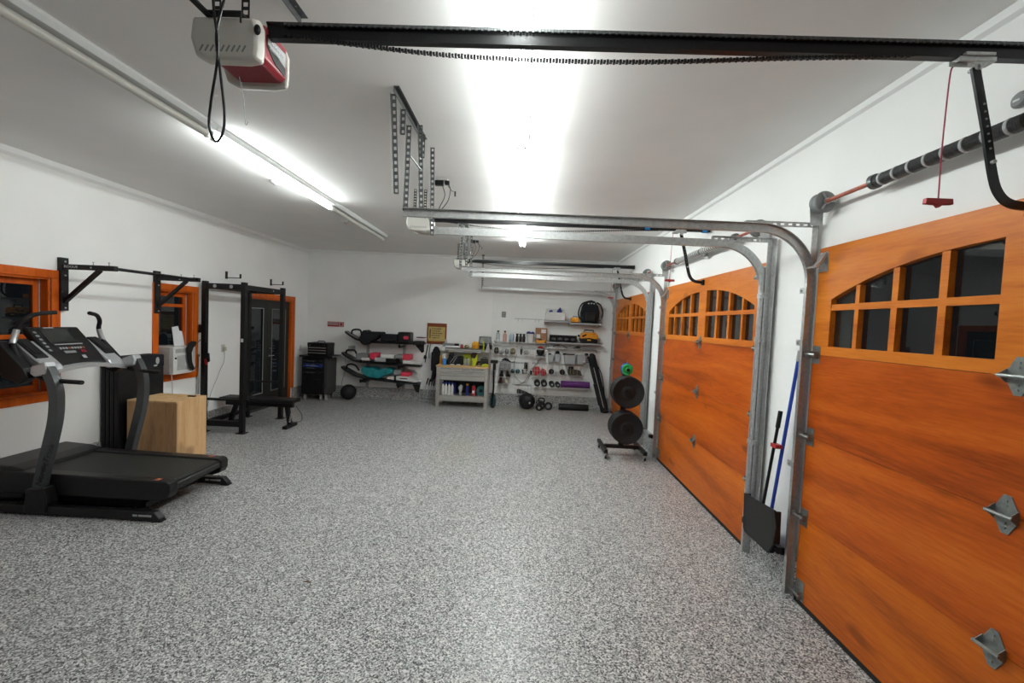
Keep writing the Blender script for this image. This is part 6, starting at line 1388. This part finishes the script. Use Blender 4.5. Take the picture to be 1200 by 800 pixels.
# floor row
xc, zb, w_, h = 0.153, -0.009, 0.347, 0.322
rr = .175
item('medicine_ball', 'large black ball with white spot on the floor below the slatwall', 'ball', [('ball', MB().ball((xc, 9.20, rr), rr, seg=30), M_RUBBER, 0, True), ('white_valve', MB().lathe([(.022, 0), (.020, -.008), (.006, -.010)], (xc+.055, 9.20-.161, rr-.015), 'y', 14), M_LGREY, 0, True)])
def kettlebell(x, y, rr, label, z=0, m=None):
    b = MB().ball((x, y, z+rr*.93), rr, seg=22)
    for v in b.bm.verts:
        if v.co.z < z: v.co.z = z
    h = MB().tube(spline([(x-rr*.55, y, z+rr*1.65), (x-rr*.72, y, z+rr*2.2), (x-rr*.45, y, z+rr*2.62), (x+rr*.45, y, z+rr*2.62), (x+rr*.72, y, z+rr*2.2), (x+rr*.55, y, z+rr*1.65)], 7), rr*.16, 10)
    return item('kettlebell', label, 'kettlebell', [('bell', b, m or M_RUBBER, 0, True), ('handle', h, M_TPLAST if m is None else m, 0, True), ('pale_disc', MB().lathe([(rr*.36, 0), (rr*.36, -.004)], (x, y-rr*.985, z+rr*.93), 'y', 16), M_GREYP, 0, True)])
kx = (0.413, 9.100, 0.086)[0]
kettlebell(kx+.0, 9.08, .078, 'black kettlebell in front, right of the large black ball')
kettlebell(kx+.06, 9.27, .088, 'black kettlebell behind the front one, near the wall curb')
kx2 = (0.619, 9.150, 0.050)[0]
item('weight_plate', 'small grey ring-shaped plate leaning beside the kettlebells', 'weight plate', [('plate', MB().lathe([(.038, -.012), (.082, -.014), (.088, -.008), (.088, .008), (.082, .014), (.038, .012)], (kx2, 9.17, .089), 'y', 28), M_TPLAST, 0, True), ('hub_ring', MB().lathe([(.028, -.016), (.042, -.017), (.042, .017), (.028, .016)], (kx2, 9.17, .089), 'y', 22), M_GREYP, 0, True)])
xc, zb, w_, h = 1.174, 0.002, 0.644, 0.134
item('foam_roller', 'black foam roller lying on the floor under the purple mat', 'foam roller', [('roller', MB().lathe([(.03, 0), (.066, .0), (.070, .006), (.070, w_-.006), (.066, w_), (.03, w_)], (xc-w_/2, 9.28, .0705), 'x', 26), M_RUBBER, 0, True), ('core', MB().lathe([(.029, -.001), (.029, w_+.001)], (xc-w_/2, 9.28, .0705), 'x', 18), M_TPLAST, 0, True)])
# golf bag leaning in the corner
p0 = Vector((1.835, 9.220, 0.170)); p1 = Vector((1.519, 9.300, 1.187))
p0 = Vector((min(p0.x, 1.86), 9.20, .05+.0)); p1 = Vector((p1.x, 9.36, p1.z))
r = thing('golf_bag', tuple(p0), 'tall black golf bag leaning across the right end of the slatwall', 'golf bag')
d = (p1-p0)
MB().tube([p0, p0+d*.05, p0+d*.5, p0+d*.93, p1], .088, 18).build('bag_tube', M_FABRIC, r, smooth=True)
MB().tube([p0+d*.10+Vector((-.055, -.05, 0)), p0+d*.50+Vector((-.055, -.055, 0))], .058, 14).build('ball_pocket', M_VINYL, r, smooth=True)
MB().tube([p0+d*.60+Vector((-.05, -.05, 0)), p0+d*.82+Vector((-.05, -.05, 0))], .05, 14).build('side_pocket', M_VINYL, r, smooth=True)
MB().tube([p0+d*.07+Vector((-.02, -.11, 0)), p0+d*.80+Vector((-.02, -.10, 0))], .007, 6).build('piping', M_LGREY, r)
MB().tube([p1-d*.02, p1+d*.015], .093, 20).build('rim_collar', M_TPLAST, r, smooth=True)
for k, (ox, l) in enumerate(((-.10, .035), (-.13, -.13))):
    c = p1 + Vector((ox, -.08, l))
    cl = MB().tube([p1+Vector((ox*.3, -.03, -.05+l*.6)), c], .006, 6).build('club_shaft', M_CHROME, r)
    MB().ball(tuple(c+Vector((-.02, 0, .01))), .045, .03, .03, 14).build('club_head', M_RAIL if k == 0 else M_STEEL, r, smooth=True)
MB().ball(tuple(p1+Vector((.01, -.01, .03))), .06, .055, .045, 14).build('club_cover', M_FABRIC, r, smooth=True)
MB().tube(spline([p0+d*.85+Vector((.08, 0, 0)), p0+d*.7+Vector((.12, -.03, 0)), p0+d*.5+Vector((.11, -.03, 0)), p0+d*.3+Vector((.08, 0, 0))], 6), .010, 6).build('shoulder_strap', M_FABRIC, r, smooth=True)
MB().lathe([(.07, 0), (.088, .02), (.088, .05)], (p0.x, p0.y, .0), 'z', 18).build('base_cup', M_TPLAST, r, smooth=True)

# ---------------------------------------------------------------- weight tree with plates
TXc, TYc = 1.50, 6.20
r = thing('weight_tree', (TXc, TYc, 0), 'black rolling weight tree in front of the farthest garage door', 'weight rack')
MB().box(TXc-.035, TXc+.035, TYc-.035, TYc+.035, .12, 1.33).build('post', M_BLACK, r, bevel=.004)
b = MB(); xl, xr = TXc-.262, TXc+.278
MB().box(xl-.025, xl+.025, 5.93, 6.52, .085, .135).build('side_rail', M_BLACK, r, bevel=.005)
MB().box(xr-.025, xr+.025, 5.90, 6.50, .085, .135).build('side_rail', M_BLACK, r, bevel=.005)
MB().box(xl+.025, xr-.025, TYc-.03, TYc+.03, .095, .145).build('cross_rail', M_BLACK, r, bevel=.005)
for (x, y) in ((xl, 5.96), (xr, 5.93), (xl, 6.49), (xr, 6.47)):
    k = MB().lathe([(.012, 0), (.012, .03)], (x, y, .055), 'z', 10).box(x-.018, x+.018, y-.02, y+.02, .03, .06).build('caster', M_GALV, r)
    MB().lathe([(.028, -.011), (.032, -.006), (.032, .006), (.028, .011)], (x, y, .033), 'x', 18).build('wheel', M_RUBBER, k, smooth=True)
PEG = [(.955, 'upper'), (.455, 'lower')]
for z, nm in PEG: MB().tube([(TXc, TYc+.20, z), (TXc, 5.885, z)], .0245, 16).build('peg', M_BLACK, r, smooth=True)
MB().tube([(TXc, TYc+.12, 1.26), (TXc, 6.0, 1.26)], .0245, 16).build('peg', M_BLACK, r, smooth=True)
def plate(x, y, z, rr, th, m, label, group, face=-1):
    prof = [(.026, 0), (rr*.30, 0), (rr*.33, .006), (rr*.52, .008), (rr*.56, .004), (rr*.90, .002), (rr*.94, -.004), (rr*.985, .0), (rr, .006), (rr, th-.006), (rr*.985, th), (.026, th)]
    b = MB().lathe(prof, (x, y, z), 'y', 40)
    return item('weight_plate', label, 'weight plate', [('disc', b, m, 0, True), ('centre_ring', MB().lathe([(.027, -.001), (.045, -.003), (.047, .002)], (x, y, z), 'y', 24), M_TPLAST, 0, True)], group)
GP = 'black bumper plates on the weight tree'
for k, (y, th) in enumerate(((5.915, .055), (5.975, .055), (6.040, .065))):
    plate(TXc, y, .955-.0, .222, th, M_RUBBER, ['black bumper plate at the front of the upper peg', 'black bumper plate second on the upper peg', 'black bumper plate third on the upper peg, against the post'][k], GP)
for k, (y, th) in enumerate(((5.895, .05), (5.948, .05), (6.002, .05), (6.056, .06))):
    plate(TXc, y, .455, (.222, .226, .222, .226)[k], th, M_RUBBER, ['black bumper plate at the front of the lower peg', 'black bumper plate second on the lower peg', 'black bumper plate third on the lower peg', 'black bumper plate fourth on the lower peg, against the post'][k], GP)
plate(TXc, 6.04, 1.26, .078, .03, M_GREEN, 'small bright green plate at the top of the weight tree', 'small coloured plates on the weight tree')
plate(TXc, 6.075, 1.262, .088, .035, M_BLUE, 'small blue plate behind the green one at the top of the weight tree', 'small coloured plates on the weight tree')
tag(MB().lathe([(.026, 0), (.038, .002), (.038, .022), (.026, .024)], (TXc, 6.015, 1.26), 'y', 18).cb(TXc+.035, 6.027, 1.285, .03, .02, .02).build('collar_clip', M_GREEN, smooth=False), 'green collar clip on the top peg in front of the green plate', 'clip')

# scraps on the floor
tag(MB().prism([(-1.44, 2.835), (-1.40, 2.83), (-1.385, 2.84), (-1.42, 2.85)], 'z', 0, .003).build('dead_leaf', M_BROWN), 'tiny brown scrap lying on the floor left of centre', 'scrap')
for o in list(bpy.data.objects):
    if '_o' in o: del o['_o']
